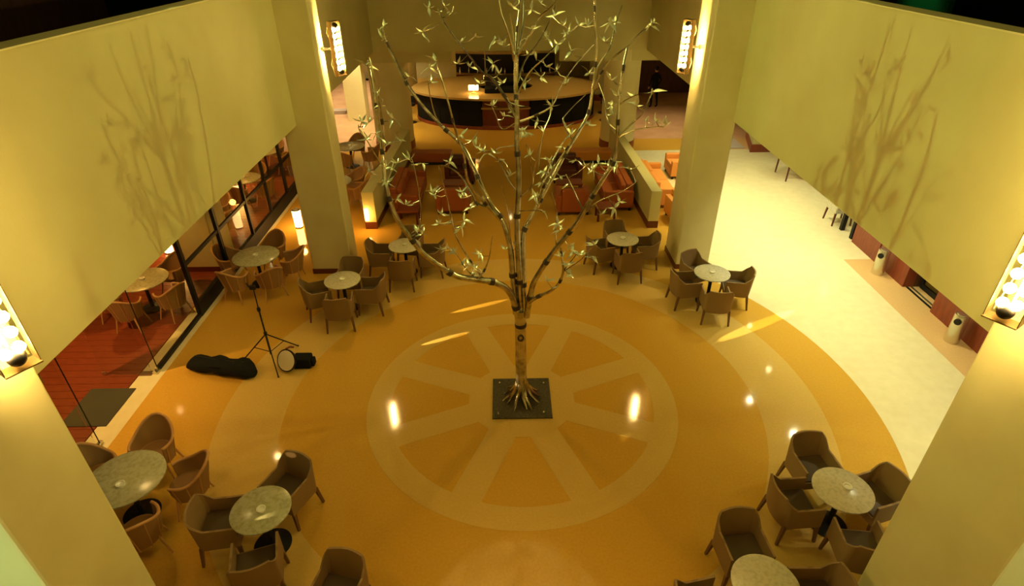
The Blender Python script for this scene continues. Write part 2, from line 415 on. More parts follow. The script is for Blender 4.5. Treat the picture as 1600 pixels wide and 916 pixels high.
# ------------------------------------------------------------------ low partitions, rear pillars
def partition(label, pts, lamp=None):
    p = tag(MB().prism(pts, 0.2, 1.06).build('partition', 'plaster', None, bevel=0.01), label, 'partition')
    MB().prism([(x*1.0, y) for x, y in pts], 0.0, 0.2).build('base', 'dark_base', p)
    return p
partition('low cream partition with dark red base beside the orange sofas', [(3.60,6.70),(3.88,6.70),(3.72,12.6),(3.44,12.6)])
pL = partition('low cream partition with glowing end light near far left column', [(-4.02,6.85),(-3.70,6.85),(-3.50,12.6),(-3.78,12.6)])
lm = tag(B(-3.99, 6.80, 0.27, -3.90, 6.848, 0.60).build('wall_light', 'lamp_glow'), 'glowing rectangular light on the near end of the left partition', 'light')
light('wall_light_glow', 'POINT', (-3.95, 6.6, 0.45), 16, AMBER, 0.05)
def pillar(x, y, r):
    c = struct(MB().lathe([(r, 0.28), (r, 3.5)], 40, (x, y, 0)).build('pillar', 'column', None, smooth=True))
    MB().lathe([(r+0.02, 0), (r+0.02, 0.28)], 40, (x, y, 0)).build('baseboard', 'red_wood', c, smooth=True)
pillar(-4.28, 14.0, 0.70); pillar(3.95, 13.85, 0.62)
pillar(-4.7, 20.5, 0.5); pillar(4.3, 21.0, 0.5)
struct(B(-6.85, 17.5, 0, -6.05, 18.2, 3.5).build('column', 'column'))
struct(B(-10.6, 18.6, 0.0, -7.2, 19.0, 0.14).build('step', 'lilac'))

# ------------------------------------------------------------------ sconces on the columns
def bulbs_mesh():
    return MB().sphere((0,0,0), 0.039, 10, 7).build('bulb', 'bulb', mesh_only=True, smooth=True)
BM = bulbs_mesh()
def sconce(x, y, z, side, label):
    # side = +1: fixture faces +x
    tw = R(-32)*side
    t = thing('wall_sconce', label, 'wall lamp', (x, y, z), (0 if side > 0 else PI)+tw, 'sconces on the columns')
    ca, sa = math.cos(-tw), math.sin(-tw)
    h = 0.50
    MB().tube([(-0.04*ca,-0.04*sa,0),(-0.29*ca,-0.29*sa,0)], 0.022, 10).build('arm', 'chrome', t, smooth=True)
    MB().lathe([(0.05,0),(0.05,0.02)], 16, mtx=Matrix.Rotation(-tw,4,'Z') @ Matrix.Translation((-0.30,0,0)) @ Matrix.Rotation(PI/2,4,'Y')).build('wall_plate', 'chrome', t)
    MB().box(-0.08,-0.112,-h,0.035,-0.106,h).build('side_strip', 'brass', t)
    MB().box(-0.08,0.106,-h,0.035,0.112,h).build('side_strip', 'brass', t)
    MB().box(-0.07,-0.112,-h-0.01,0.055,0.112,-h).build('end_plate', 'brass', t)
    MB().box(-0.07,-0.112,h,0.055,0.112,h+0.01).build('end_plate', 'brass', t)
    MB().box(-0.07,-0.01,-h,-0.06,0.01,h).build('spine', 'brass', t)
    for s in (-1, 1):
        MB().tube([(-0.07,s*0.09,-h+0.02),(-0.15,s*0.09,-h*0.6),(-0.06,s*0.04,0),(-0.15,s*0.09,h*0.6),(-0.07,s*0.09,h-0.02)], 0.007, 6).build('bowed_rod', 'brass', t, smooth=True)
        MB().sphere((0.01,0,s*(h-0.075)), 0.058, 14, 9).build('ball_finial', 'black', t, smooth=True)
    for i in range(7):
        for s in (-1, 1):
            b = link('bulb', BM, t); b.location = (0.01, s*0.042, -0.36+i*0.12+s*0.008)
    return t
s1 = sconce(-3.52, 4.85, 4.90, 1, 'lit bulb sconce on the inner side of the far left column')
s2 = sconce(3.44, 4.95, 4.86, -1, 'lit bulb sconce on the inner side of the far right column')
s3 = sconce(-3.54, -4.47, 4.90, 1, 'lit bulb sconce on near left column, cut by the left frame edge')
s4 = sconce(3.38, -4.15, 4.95, -1, 'lit bulb sconce on near right column, cut by the right frame edge')

# ------------------------------------------------------------------ ceiling downlights (under the galleries)
def downlight(x, y, power, color, ceil, spread=1.9):
    z = 3.515
    r = MB().lathe([(0.085,-0.012),(0.085,0.0)], 20, (x, y, z)).build('downlight', 'chrome', ceil)
    MB().lathe([(0.055,-0.018),(0.055,-0.013)], 20, (x, y, z)).build('diffuser', 'down_glow', r)
    light('downlight_beam', 'SPOT', (x, y, z-0.05), power, color, 0.06, (x, y, 0), spread, 0.7)
for x, y in ((6.0,3.63),(6.62,2.42),(7.23,7.0),(6.0,6.76),(6.6,-0.6),(6.3,9.4),(7.2,-3.2),(7.0,4.9),(6.8,11.8),(10.5,9.0)):
    downlight(x, y, 330, PALE, cr)
downlight(5.0, 8.8, 330, (1.0,0.75,0.25), cr)
for x, y in ((0.0,15.2),(-2.4,18.0),(2.2,18.0),(-2.0,23.5),(3.0,15.4)):
    downlight(x, y, 120, (1.0,0.66,0.2), cb)
for x, y in ((-6.3,15.2),(-6.5,16.7),(-7.2,19.5),(6.4,15.6),(-4.6,16.6)):
    downlight(x, y, 420, (1.0,0.78,0.38), cb)  # unseen downlights added to brighten the rear floor and its column
for x, y in ((-8.0,21.5),(-6.0,23.5),(-10.0,18.0)):
    downlight(x, y, 500, (1.0,0.78,0.45), cb)  # further unseen downlights, added to brighten the rear left
downlight(-8.1, 0.1, 620, (1.0,0.55,0.14), cl)  # unseen, added to brighten the wood floor by the doorway
for x, y in ((-8.6,3.6),(-8.8,7.6),(-8.8,11.2)):
    downlight(x, y, 330, AMBER, cl)
for x, y in ((-5.6,2.0),(-5.6,-1.0),(-5.7,6.5),(-5.5,10.5)):
    downlight(x, y, 60, (1.0,0.6,0.18), cl)

# upper galleries: dim panels
tag(B(-9.9, 2.0, 5.02, -9.6, 7.85, 6.2).build('gallery_cabinet', 'brown_wall'), 'dim brown cabinet in the dark gallery at top left', 'cabinet')
gp_ = tag(B(9.5, 6.35, 5.02, 9.6, 8.3, 6.4).build('gallery_screen', 'green_panel'), 'green lit screen in the dark gallery at top right', 'screen')
light('green_glow_spot', 'SPOT', (8.9, 7.3, 7.5), 160, (0.3, 1.0, 0.4), 0.2, (9.5, 7.3, 5.3), 0.7, 0.6)  # added unseen spot that gives the screen its green glow

# added unseen spots by the galleries, throwing tree shadows on the opposite parapet
GS = (1.0, 0.90, 0.22)
light('tree_shadow_spot', 'SPOT', (5.25, 0.9, 6.85), 850, GS, 0.04, (-4.5, 0.2, 5.0), 1.3, 0.8)
light('tree_shadow_spot', 'SPOT', (-5.25, 0.9, 6.85), 1150, (0.86, 1.0, 0.26), 0.03, (4.5, 0.2, 5.0), 1.3, 0.8)
# narrow low beams slanting through the doorway side across the floor
def beam(src, dst, deg, power, col=(1.0, 0.74, 0.30)):
    light('low_beam', 'SPOT', src, power, col, 0.004, dst, R(deg), 0.35)
SA, SB = (-7.75, -1.05, 0.76), (-7.6, -4.6, 1.45)
beam(SA, (-1.46, 1.78, 0), 1.0, 34000)
beam((-7.0, 0.35, 0.66), (-0.85, 2.93, 0), 1.2, 30000)
beam((-7.0, -0.35, 0.66), (-0.09, -0.05, 0.46), 2.2, 20000)
beam(SB, (4.83, 2.06, 0), 1.0, 130000)
beam(SB, (-3.16, -2.83, 0.725), 1.0, 9000)
beam(SB, (-3.42, -2.02, 0.79), 1.2, 1200)
# added pale green-white spots, out of frame, brightening the near columns' front faces
light('column_face_fill', 'SPOT', (-4.25, -7.0, 2.9), 160, (0.72, 1.0, 0.50), 0.25, (-4.4, -4.95, 2.9), 1.3, 0.6)
light('column_face_fill', 'SPOT', (4.4, -7.0, 2.9), 110, (0.95, 1.0, 0.42), 0.25, (4.4, -4.82, 2.9), 1.3, 0.6)

# ------------------------------------------------------------------ furniture builders
def u_path(w, d, rc, bulge, n=4):
    # list of (x, y, kind) from the front of the left arm round the back to the right arm; front = -y, back = +y
    P = [(-w/2, -d/2, 0.0), (-w/2, -d/6, 0.0), (-w/2, d/2-rc-0.06, 0.03)]
    for i in range(n+1):
        a = PI - (PI/2)*i/n
        P.append((-w/2+rc+rc*math.cos(a), d/2-rc+rc*math.sin(a), 0.42+0.58*i/n))
    m = 6
    for i in range(1, m):
        t = i/m; x = (-w/2+rc)+(w-2*rc)*t; P.append((x, d/2+bulge*math.sin(PI*t), 1.0))
    for p in list(reversed(P[:3+n+1])): P.append((-p[0], p[1], p[2]))
    return P
def armchair(name, label):
    """square woven tub chair: back, two arm panels, seat, apron, four legs; back towards +y"""
    t = thing(name, label, 'chair')
    P = u_path(0.54, 0.50, 0.06, 0.045)
    zb, za, zt, th = 0.30, 0.635, 0.82, 0.028
    def panel(pts):
        ib, ob, it, ot = [], [], [], []
        for x, y, k in pts:
            L = math.hypot(x, y) or 1; nx, ny = x/L, y/L
            if k >= 1.0: nx, ny = 0, 1
            elif k == 0.0: nx, ny = (1 if x > 0 else -1), 0
            z = za+(zt-za)*min(1, k*1.0); ln = 0.05*k
            ib.append((x-nx*th, y-ny*th, zb)); ob.append((x, y, zb))
            it.append((x-nx*th, y-ny*th+ln, z)); ot.append((x, y+ln, z))
        return MB().strip(ib, ob, it, ot)
    n = len(P)
    panel(P[:5]).build('arm', 'weave_brown', t)
    panel(P[4:n-4]).build('backrest', 'weave_brown', t, smooth=True)
    panel(P[n-5:]).build('arm', 'weave_brown', t)
    MB().box(-0.24,-0.23,0.38, 0.24,0.22,0.44).build('seat', 'seat_brown', t, bevel=0.012)
    MB().box(-0.243,-0.25,0.30, 0.243,-0.23,0.42).build('apron', 'weave_brown', t)
    for sx in (-1, 1):
        for sy in (-1, 1):
            MB().taper((sx*0.272, sy*0.24+(0.03 if sy > 0 else 0), 0), (sx*0.242, sy*0.218, 0.34), 0.032, 0.048).build('leg', 'leg_wood', t)
    return t
def tubchair(name, label):
    """rounded wicker tub chair with sloping rim and splayed legs; back towards +y"""
    t = thing(name, label, 'chair')
    N = 22; ib, ob, it, ot = [], [], [], []; rim = []
    for i in range(N+1):
        a = R(-38)+R(256)*i/N
        k = max(0, math.sin(a)); k = k*k
        rb, rt = 0.235, 0.295+0.04*k
        z = 0.62+0.22*k; c, s = math.cos(a), math.sin(a)
        ib.append(((rb-0.02)*c, (rb-0.02)*s, 0.30)); ob.append((rb*c, rb*s, 0.30))
        it.append(((rt-0.02)*c, (rt-0.02)*s+0.03*k, z)); ot.append((rt*c, rt*s+0.03*k, z))
        rim.append(((rt-0.01)*c, (rt-0.01)*s+0.03*k, z+0.006))
    MB().strip(ib, ob, it, ot).build('backrest', 'weave_tan', t, smooth=True)
    MB().tube(rim, 0.021, 8).build('rim', 'cane', t, smooth=True)
    MB().lathe([(0.235,0.37),(0.245,0.39),(0.24,0.43),(0.20,0.445)], 24).build('seat', 'weave_tan', t, smooth=True)
    ribs = MB()
    for i in range(1, N, 3):
        a = Vector(ob[i]); b = Vector(ot[i]); ribs.tube([a*1.0+Vector((0,0,-0.02)), (a+b)/2, b], 0.009, 6)
    ribs.build('ribs', 'cane', t, smooth=True)
    for ax in (40, 140, 220, 320):
        c, s = math.cos(R(ax)), math.sin(R(ax))
        MB().tube([(0.22*c, 0.22*s, 0.36), (0.32*c, 0.32*s, 0.0)], [0.018, 0.013], 8).build('leg', 'cane', t, smooth=True)
    return t
def round_table(name, label, r, mt='marble_top'):
    t = thing(name, label, 'table')
    MB().lathe([(r-0.012,0.69),(r,0.697),(r,0.714),(r-0.01,0.72)], 48).build('tabletop', mt, t, smooth=True)
    MB().lathe([(0.16,0.668),(0.16,0.69)], 20).build('bracket', 'black', t)
    MB().lathe([(0.036,0.03),(0.036,0.668)], 16).build('pole', 'black', t, smooth=True)
    MB().lathe([(0.24,0.0),(0.24,0.014),(0.08,0.034),(0.04,0.05)], 32).build('base', 'black', t, smooth=True)
    return t
def ashtray(name, label):
    t = tag(MB().lathe([(0.035,0.0),(0.05,0.0),(0.058,0.035),(0.045,0.035),(0.036,0.012)], 20).build(name, 'glassware', None, smooth=True), label, 'ashtray')
    return t

protos = {}
def place(kind, loc, rz, label, group):
    if kind not in protos:
        o = {'armchair': lambda: armchair('woven_armchair', label), 'tub': lambda: tubchair('wicker_chair', label),
             'table': lambda: round_table('small_round_table', label, 0.37), 'table_green': lambda: round_table('small_round_table', label, 0.37, 'green_marble'),
             'table_big': lambda: round_table('large_round_table', label, 0.50, 'green_marble'),
             'ashtray': lambda: ashtray('ashtray', label)}[kind]()
        o.location = loc; o.rotation_euler = (0,0,rz); o['group'] = group; protos[kind] = o; return o
    return dup(protos[kind], loc, rz, label, group)

def side_word(a):
    a %= 360
    for lo, hi, wd in ((30,60,'far right'),(60,120,'far'),(120,150,'far left'),(150,210,'left'),(210,240,'near left'),(240,300,'near'),(300,330,'near right')):
        if lo <= a < hi: return wd
    return 'right'
def setting(tx, ty, kind, chair, place_words, chairs, tlabel, ash=(0.0,0.0)):
    """chairs: (direction angle deg, distance of the backrest top, extra turn deg)"""
    place(kind, (tx, ty, 0.003), random.uniform(0, 3), tlabel, 'round marble tables')
    if ash is not None:
        place('ashtray', (tx+ash[0], ty+ash[1], 0.7232), 0, 'small pale glass ashtray on ' + place_words, 'ashtrays on the tables')
    for a, d, tw in chairs:
        off = 0.31 if chair == 'armchair' else 0.34
        dd = max(d, 0.84 if chair == 'armchair' else 1.05)-off; x = tx+dd*math.cos(R(a)); y = ty+dd*math.sin(R(a))
        nm = 'brown woven armchair' if chair == 'armchair' else 'wicker tub chair'
        place(chair, (x, y, 0.003), R(a-90+tw), '%s on the %s side of %s' % (nm, side_word(a), place_words),
              'brown woven armchairs round the small tables' if chair == 'armchair' else 'wicker chairs round the large tables')

setting(-3.65, 2.92, 'table', 'armchair', 'the table before far left column', [(87,0.80,0),(-162,0.84,6),(-3,0.88,0),(-86,0.93,3)],
        'small round marble table before the far left column')
setting(-2.57, 4.46, 'table', 'armchair', "the table right of the far left column", [(180,0.88,0),(-90,0.95,0),(-3,0.92,0),(86,0.85,-8)],
        'small round marble table right of the far left column, behind tree branches')
setting(2.51, 4.65, 'table', 'armchair', 'the table left of the far right column', [(96,0.78,0),(-170,0.84,8),(1,0.86,0),(-86,0.92,0)],
        'small round marble table left of the far right column')
setting(4.11, 3.01, 'table', 'armchair', 'the table before the far right column', [(106,0.88,10),(-174,0.86,0),(-6,0.84,-6),(-97,0.96,0)],
        'small round marble table before the far right column')
setting(-3.37, -2.76, 'table_green', 'armchair', 'the streaked lower left table', [(76,0.86,-10),(180,0.86,8),(-80,0.90,8)],
        'small green-veined marble table at lower left crossed by a light streak', (0.02,-0.02))
setting(4.08, -2.61, 'table', 'armchair', "the near right column's table", [(95,0.92,0),(180,0.88,4),(8,0.84,8),(-93,0.94,-4)],
        'small pale marble table with four chairs by the near right column', (0.06,0.02))
setting(2.59, -3.87, 'table', 'armchair', 'the table cut by the bottom edge', [(90,0.92,4),(-2,0.92,0),(192,1.02,0)],
        'small pale marble table cut by the bottom frame edge', None)
setting(-2.3, -4.25, 'table', 'armchair', 'the table just below the frame', [(80,0.78,-4)],
        'small marble table below the bottom frame edge, behind a lone chair back', None)
setting(-5.36, -2.23, 'table_big', 'tub', "the near left column's large table", [(94,1.08,0),(12,0.92,8),(-56,1.0,0),(155,1.0,0)],
        'large green-veined marble table half hidden by the near left column', (0.02,-0.12))
setting(-5.84, 4.04, 'table_big', 'tub', 'the large table beside the shopfront', [(165,0.98,0),(-112,1.02,0),(-52,1.02,0),(9,1.02,0),(82,1.08,0)],
        'large green-veined marble table beside the black shopfront rails')
setting(-7.86, 3.05, 'table_big', 'tub', 'the first restaurant table', [(72,1.05,0),(-25,1.08,0),(-90,1.08,0),(-155,1.0,0)],
        'large marble table nearest the doorway inside the restaurant')
setting(-8.30, 6.55, 'table_big', 'tub', 'the second restaurant table', [(65,1.0,0),(-15,1.0,0),(-75,1.05,0),(190,1.0,0)],
        'large marble table behind the inner column in the restaurant')
setting(-7.95, 8.9, 'table_big', 'tub', 'the third restaurant table', [(80,1.0,0),(-20,1.0,0),(-85,1.0,0),(180,1.0,0)],
        'third large marble table from the doorway inside the restaurant')
setting(-8.2, 11.4, 'table_big', 'tub', 'the farthest restaurant table', [(80,1.0,0),(-10,1.0,0),(-100,1.0,0),(170,1.0,0)],
        'farthest large marble table inside the restaurant')
setting(-5.45, 11.84, 'table_big', 'tub', 'the table left of left partition', [(85,1.0,0),(-15,1.0,0),(-95,1.0,0)],
        'large marble table behind the far left column, left of partition')
setting(-5.2, 8.6, 'table_big', 'tub', 'the table behind far left column', [(50,1.0,0),(-80,1.0,0),(-15,1.0,0)],
        'large marble table close behind the far left column')

# lanterns standing in for low wall lights behind the wicker chairs
def lantern(x, y, label, p=40):
    t = thing('wall_light_stand_in', label, 'lantern', (x, y, 0.003), 0, 'glowing stand-ins for low wall lights')
    MB().lathe([(0.10,0.0),(0.10,0.03)], 16).build('base', 'black', t)
    MB().lathe([(0.10,0.03),(0.11,0.50)], 16).build('shade', 'lamp_glow', t, smooth=True)
    MB().lathe([(0.115,0.50),(0.09,0.53)], 16).build('cap', 'black', t)
    light('stand_in_light', 'POINT', (x, y, 0.75), p, AMBER, 0.08)
for i, (x, y, wd) in enumerate(((-5.88,7.03,'glowing stand-in for a low wall light left of the far left column'),(-8.74,5.62,'glowing stand-in for a low wall light by the first restaurant table'),
        (-8.7,8.05,'glowing stand-in for a low wall light by the second restaurant table'),(-8.9,10.3,'glowing stand-in for a low wall light deep in the restaurant, farthest one'))):
    lantern(x, y, wd)

# ------------------------------------------------------------------ photographic gear on the floor
st = thing('light_stand', 'tall black tripod light stand beside the black bag on the floor', 'light stand', (-4.66, 1.15, 0.003))
MB().tube([(0,0,0.16),(0,0,0.62)], 0.02, 8).build('lower_pole', 'black', st, smooth=True)
MB().tube([(0,0,0.62),(0,0,1.15)], 0.015, 8).build('middle_pole', 'black', st, smooth=True)
MB().tube([(0,0,1.15),(0.01,0,1.66)], 0.011, 8).build('top_pole', 'black', st, smooth=True)
for z in (0.60, 1.13): MB().lathe([(0.03,z),(0.032,z+0.06)], 12).build('clamp', 'black', st)
MB().box(-0.05,-0.02,1.58,0.05,0.02,1.66).tube([(-0.05,0,1.62),(-0.09,0,1.71)], 0.012, 6).build('head', 'black', st)
for a, wl_ in ((172,0),(-62,0),(52,0)):
    c, s = math.cos(R(a)), math.sin(R(a)); r = 0.56
    lg = MB().tube([(0.02*c,0.02*s,0.60),(r*c,r*s,0.012)], 0.012, 6).build('leg', 'black', st)
    MB().tube([(0.02*c,0.02*s,0.22),(0.31*c,0.31*s,0.29)], 0.008, 6).build('brace', 'black', lg)
    MB().sphere((r*c,r*s,0.017), 0.017, 8, 5).build('rubber_foot', 'black', lg)

def bag():
    mb = MB(); N = 14; ring = 14; prof = []
    a = Vector((-6.13, 1.0, 0)); b = Vector((-4.83, 0.72, 0)); d = (b-a).normalized(); s = Vector((-d.y, d.x, 0))
    rr = [0.09,0.145,0.155,0.155,0.15,0.155,0.165,0.165,0.16,0.155,0.165,0.18,0.175,0.15,0.07]
    v = []; f = []
    for i in range(N+1):
        c = a+(b-a)*(i/N); r = rr[i]
        for k in range(ring):
            t = 2*PI*k/ring
            y = math.cos(t)*r*1.22; z = (math.sin(t)*r*0.85+r*0.85)
            p = c+s*(y+0.02*math.sin(i*1.3)); v.append((p.x, p.y, max(0.004, z*(1+0.06*math.sin(i*2.1+k)))))
    for i in range(N):
        for k in range(ring):
            j = (k+1) % ring; f.append((i*ring+k, i*ring+j, (i+1)*ring+j, (i+1)*ring+k))
    f.append(tuple(range(ring))); f.append(tuple(N*ring+k for k in range(ring)))
    o = mb.raw(v, f).build('equipment_bag', 'black_cloth', None, smooth=True)
    tag(o, 'long black padded equipment bag lying on the floor', 'bag')
    zp = [a+(b-a)*t+Vector((0,0,0.275+0.015*math.sin(t*9))) for t in (0.12,0.3,0.5,0.7,0.88)]
    MB().tube(zp, 0.008, 6).build('zip', 'black', o)
    hp = [a+(b-a)*0.36+s*-0.11+Vector((0,0,0.19)), a+(b-a)*0.42+s*-0.17+Vector((0,0,0.24)), a+(b-a)*0.56+s*-0.17+Vector((0,0,0.24)), a+(b-a)*0.62+s*-0.11+Vector((0,0,0.19))]
    MB().tube(hp, 0.014, 6).build('handle', 'black_cloth', o, smooth=True)
bag()
fl = thing('studio_flash', 'round studio light lying on the floor, gold-white face in black ring', 'studio light', (-4.27, 0.88, 0.003), 0)
mt = Matrix.Translation((0.0, 0, 0.215)) @ Matrix.Rotation(R(-24), 4, 'Z') @ Matrix.Rotation(R(62), 4, 'X')
MB().lathe([(0.09,-0.20),(0.13,-0.12),(0.205,-0.01),(0.212,0.02),(0.20,0.025)], 32, mtx=mt).build('reflector', 'black', fl, smooth=True)
MB().lathe([(0.188,0.026),(0.15,0.032),(0.06,0.045)], 32, mtx=mt).build('diffuser', 'silver_fabric', fl, smooth=True)
bd = MB()
bd.box(0.08,0.0,0.0, 0.40,0.24,0.22).box(0.40,0.04,0.02,0.46,0.20,0.17)
bd.build('body', 'black_cloth', fl, bevel=0.05)
MB().tube([(-0.02,0.1,0.40),(0.05,0.13,0.425),(0.12,0.16,0.40)], 0.02, 8).build('grip', 'red_wood', fl, smooth=True)

# ------------------------------------------------------------------ litter bins
def bin_(y, label):
    t = thing('litter_bin', label, 'bin', (8.45, y, 0.003), 0, 'slim metal litter bins')
    MB().lathe([(0.13,0.0),(0.13,0.60),(0.125,0.615)], 28).build('body', 'chrome', t, smooth=True)
    m2 = Matrix.Translation((-0.105,-0.07,0.50)) @ Matrix.Rotation(R(213),4,'Z') @ Matrix.Rotation(R(90),4,'Y')
    MB().lathe([(0.062,0.0),(0.062,0.03)], 20, mtx=m2).build('opening', 'black', t)
    MB().lathe([(0.10,0.612),(0.095,0.63),(0.03,0.64)], 24).build('lid', 'chrome', t, smooth=True)
bin_(1.47, 'slim metal litter bin against red panels, nearer of the two')
bin_(4.12, 'slim metal litter bin against red panels, farther of the two')

# ------------------------------------------------------------------ corridor tables and chairs under the right gallery
def small_side_table(x, y, label):
    t = thing('corridor_table', label, 'table', (x, y, 0.003))
    MB().box(-0.45,-0.45,0.70,0.45,0.45,0.74).build('tabletop', 'orange_fabric', t)
    for sx in (-1,1):
        for sy in (-1,1): MB().taper((sx*0.42,sy*0.42,0),(sx*0.40,sy*0.40,0.70),0.035,0.05).build('leg','dark_base',t)
small_side_table(9.15, 10.4, 'dark-legged table showing under the right gallery, far end')
def corridor_chair(x, y, rz, label):
    t = thing('corridor_chair', label, 'chair', (x, y, 0.003), rz)
    MB().box(-0.25,-0.25,0.36,0.25,0.25,0.44).build('seat', 'marble_top', t)
    MB().box(-0.25,0.21,0.44,0.25,0.25,0.88).build('backrest', 'marble_top', t)
    for sx in (-1,1):
        for sy in (-1,1): MB().taper((sx*0.25,sy*0.25,0),(sx*0.225,sy*0.225,0.36),0.03,0.045).build('leg','dark_base',t)
corridor_chair(8.86, 6.92, PI/2, 'cream chair with dark legs under the right gallery edge')
tp = thing('thick_leg_table', 'table with thick black legs under right gallery beside cream chair', 'table', (9.25, 5.90, 0.003))
MB().box(-0.55,-0.05,0.70,0.45,0.62,0.75).build('tabletop', 'red_wood', tp)
for x, y in ((-0.48,0.02),(-0.48,0.54),(0.38,0.54),(0.38,0.02)): MB().box(x-0.05,y-0.05,0,x+0.05,y+0.05,0.70).build('leg','black',tp)

# ------------------------------------------------------------------ lounge seating
def sofa(label, loc, rz, w, m, cm_, name='sofa', seats=2, cat='sofa'):
    """w wide along x, back at +y"""
    t = thing(name, label, cat, loc, rz)
    d = 0.82
    MB().box(-w/2+0.16,-d/2,0.10, w/2-0.16,d/2-0.18,0.30).build('frame', m, t, bevel=0.02)
    MB().box(-w/2+0.16,d/2-0.2,0.10, w/2-0.16,d/2,0.76).build('backrest', m, t, bevel=0.03)
    for s in (-1,1): MB().box(min(s*w/2,s*(w/2-0.16)),-d/2,0.10,max(s*w/2,s*(w/2-0.16)),d/2,0.60).build('arm', m, t, bevel=0.025)
    sw = (w-0.34)/seats
    for i in range(seats):
        x0 = -w/2+0.17+i*sw
        MB().box(x0+0.005,-d/2+0.01,0.30,x0+sw-0.005,d/2-0.2,0.45).build('seat_cushion', cm_, t, bevel=0.03)
        MB().box(x0+0.02,d/2-0.34,0.45,x0+sw-0.02,d/2-0.2,0.74).build('back_cushion', cm_, t, bevel=0.04)
    for sx in (-1,1):
        for sy in (-1,1): MB().box(sx*(w/2-0.08)-0.03,sy*(d/2-0.08)-0.03,0,sx*(w/2-0.08)+0.03,sy*(d/2-0.08)+0.03,0.10).build('foot','black',t)
    return t
Z3 = 0.003
sofa('red-brown leather armchair seen from behind, left of tree trunk', (-1.72, 8.12, Z3), PI, 0.95, 'red_leather', 'dark_leather', 'lounge_armchair', 1, 'armchair')  # dark cushion colour holds the shade inside the chair
sofa('red-brown leather armchair seen from behind, right of tree trunk', (1.68, 7.95, Z3), PI, 0.98, 'red_leather', 'dark_leather', 'lounge_armchair', 1, 'armchair')  # shade inside the chair painted as dark cushions here too
sofa('red-brown leather sofa along the left partition', (-3.08, 8.75, Z3), PI/2, 2.1, 'red_leather', 'red_leather', 'sofa', 2)
sofa('orange-brown leather sofa along inner side of the right partition', (3.00, 8.90, Z3), -PI/2, 2.2, 'red_leather', 'red_leather', 'sofa', 2)
sofa('dark maroon armchair facing the bar in the left lounge', (-1.65, 10.4, Z3), 0, 0.95, 'dark_leather', 'dark_leather', 'lounge_armchair', 1, 'armchair')
sofa('dark maroon armchair facing the camera in the right lounge', (1.75, 10.4, Z3), 0, 0.95, 'dark_leather', 'dark_leather', 'lounge_armchair', 1, 'armchair')
sofa('orange upholstered sofa on the outer side of the right partition', (4.30, 9.10, Z3), PI/2, 2.3, 'orange_fabric', 'orange_fabric', 'sofa', 2)
sofa('orange armchair partly hidden by the far right column', (5.50, 10.7, Z3), -PI/2, 0.95, 'orange_fabric', 'orange_fabric', 'lounge_armchair', 1, 'armchair')
sofa('orange armchair just left of the far right column, low in view', (4.75, 7.25, Z3), 0.1, 0.95, 'orange_fabric', 'orange_fabric', 'lounge_armchair', 1, 'armchair')
def coffee_table(x, y, w, d, label):
    t = thing('coffee_table', label, 'table', (x, y, Z3))
    MB().box(-w/2,-d/2,0.36,w/2,d/2,0.41).build('tabletop', 'red_wood', t, bevel=0.01)
    for sx in (-1,1):
        for sy in (-1,1): MB().box(sx*(w/2-0.05)-0.03,sy*(d/2-0.05)-0.03,0,sx*(w/2-0.05)+0.03,sy*(d/2-0.05)+0.03,0.36).build('leg','dark_base',t)
coffee_table(-1.7, 9.2, 0.8, 0.5, 'low dark red coffee table in the left lounge')
coffee_table(1.7, 9.15, 0.8, 0.5, 'low dark red coffee table in the right lounge')
coffee_table(2.55, 7.35, 0.55, 0.5, 'low red side table at the near end of the right lounge')
coffee_table(-2.9, 7.3, 0.6, 0.5, 'low dark side table at the near end of the left lounge')
bn = thing('bench', 'low orange bench before the bar near the right partition', 'bench', (2.75, 12.1, Z3))
MB().box(-0.7,-0.25,0.1,0.7,0.25,0.42).build('seat', 'orange_fabric', bn, bevel=0.03)
MB().box(-0.66,-0.21,0.0,0.66,0.21,0.1).build('plinth', 'black', bn)
bn2 = thing('bench', 'low brown bench before the bar near the left partition', 'bench', (-2.75, 12.1, Z3))
MB().box(-0.7,-0.25,0.1,0.7,0.25,0.42).build('seat', 'red_leather', bn2, bevel=0.03)
MB().box(-0.66,-0.21,0.0,0.66,0.21,0.1).build('plinth', 'black', bn2)

# ------------------------------------------------------------------ bar
bar = thing('bar_counter', 'large oval bar with golden top and black panelled front', 'bar counter', (-0.15, 18.15, Z3))
def ell(a, b, t): return (a*math.cos(t), b*math.sin(t))
NS = 44
def ering(a0, b0, a1, b1, z0, z1, t0=0, t1=2*PI, n=NS):
    v = []; f = []
    for i in range(n+1):
        t = t0+(t1-t0)*i/n
        for (a, b), z in (((a0,b0),z0),((a1,b1),z0),((a1,b1),z1),((a0,b0),z1)):
            p = ell(a, b, t); v.append((p[0], p[1], z))
    for i in range(n):
        for k in range(4):
            j = (k+1) % 4; f.append((i*4+k, i*4+j, (i+1)*4+j, (i+1)*4+k))
    if abs(t1-t0) < 2*PI-1e-3: f += [(0,1,2,3), (n*4+3, n*4+2, n*4+1, n*4)]
    return MB().raw(v, f)
ering(1.15,0.72,3.98,2.32,1.16,1.24).build('counter_top', 'bar_top', bar, smooth=True)
for k in range(24):
    t0 = 2*PI*k/24; t1 = 2*PI*(k+1)/24
    mid = (t0+t1)/2
    if abs(mid-1.5*PI) < 0.2: 
        ering(3.45,1.95,3.60,2.05,0.0,1.16,t0,t1,3).build('front_panel', 'red_wood', bar)
        ering(3.60,2.05,3.8,2.2,0.80,0.86,t0,t1,3).build('shelf', 'bar_top', bar)
    else: ering(3.60,2.08,3.80,2.22,0.12,1.16,t0+0.004,t1-0.004,3).build('front_panel', 'black_cloth', bar)
ering(3.5,2.0,3.84,2.25,0.0,0.12).build('plinth', 'red_wood', bar)
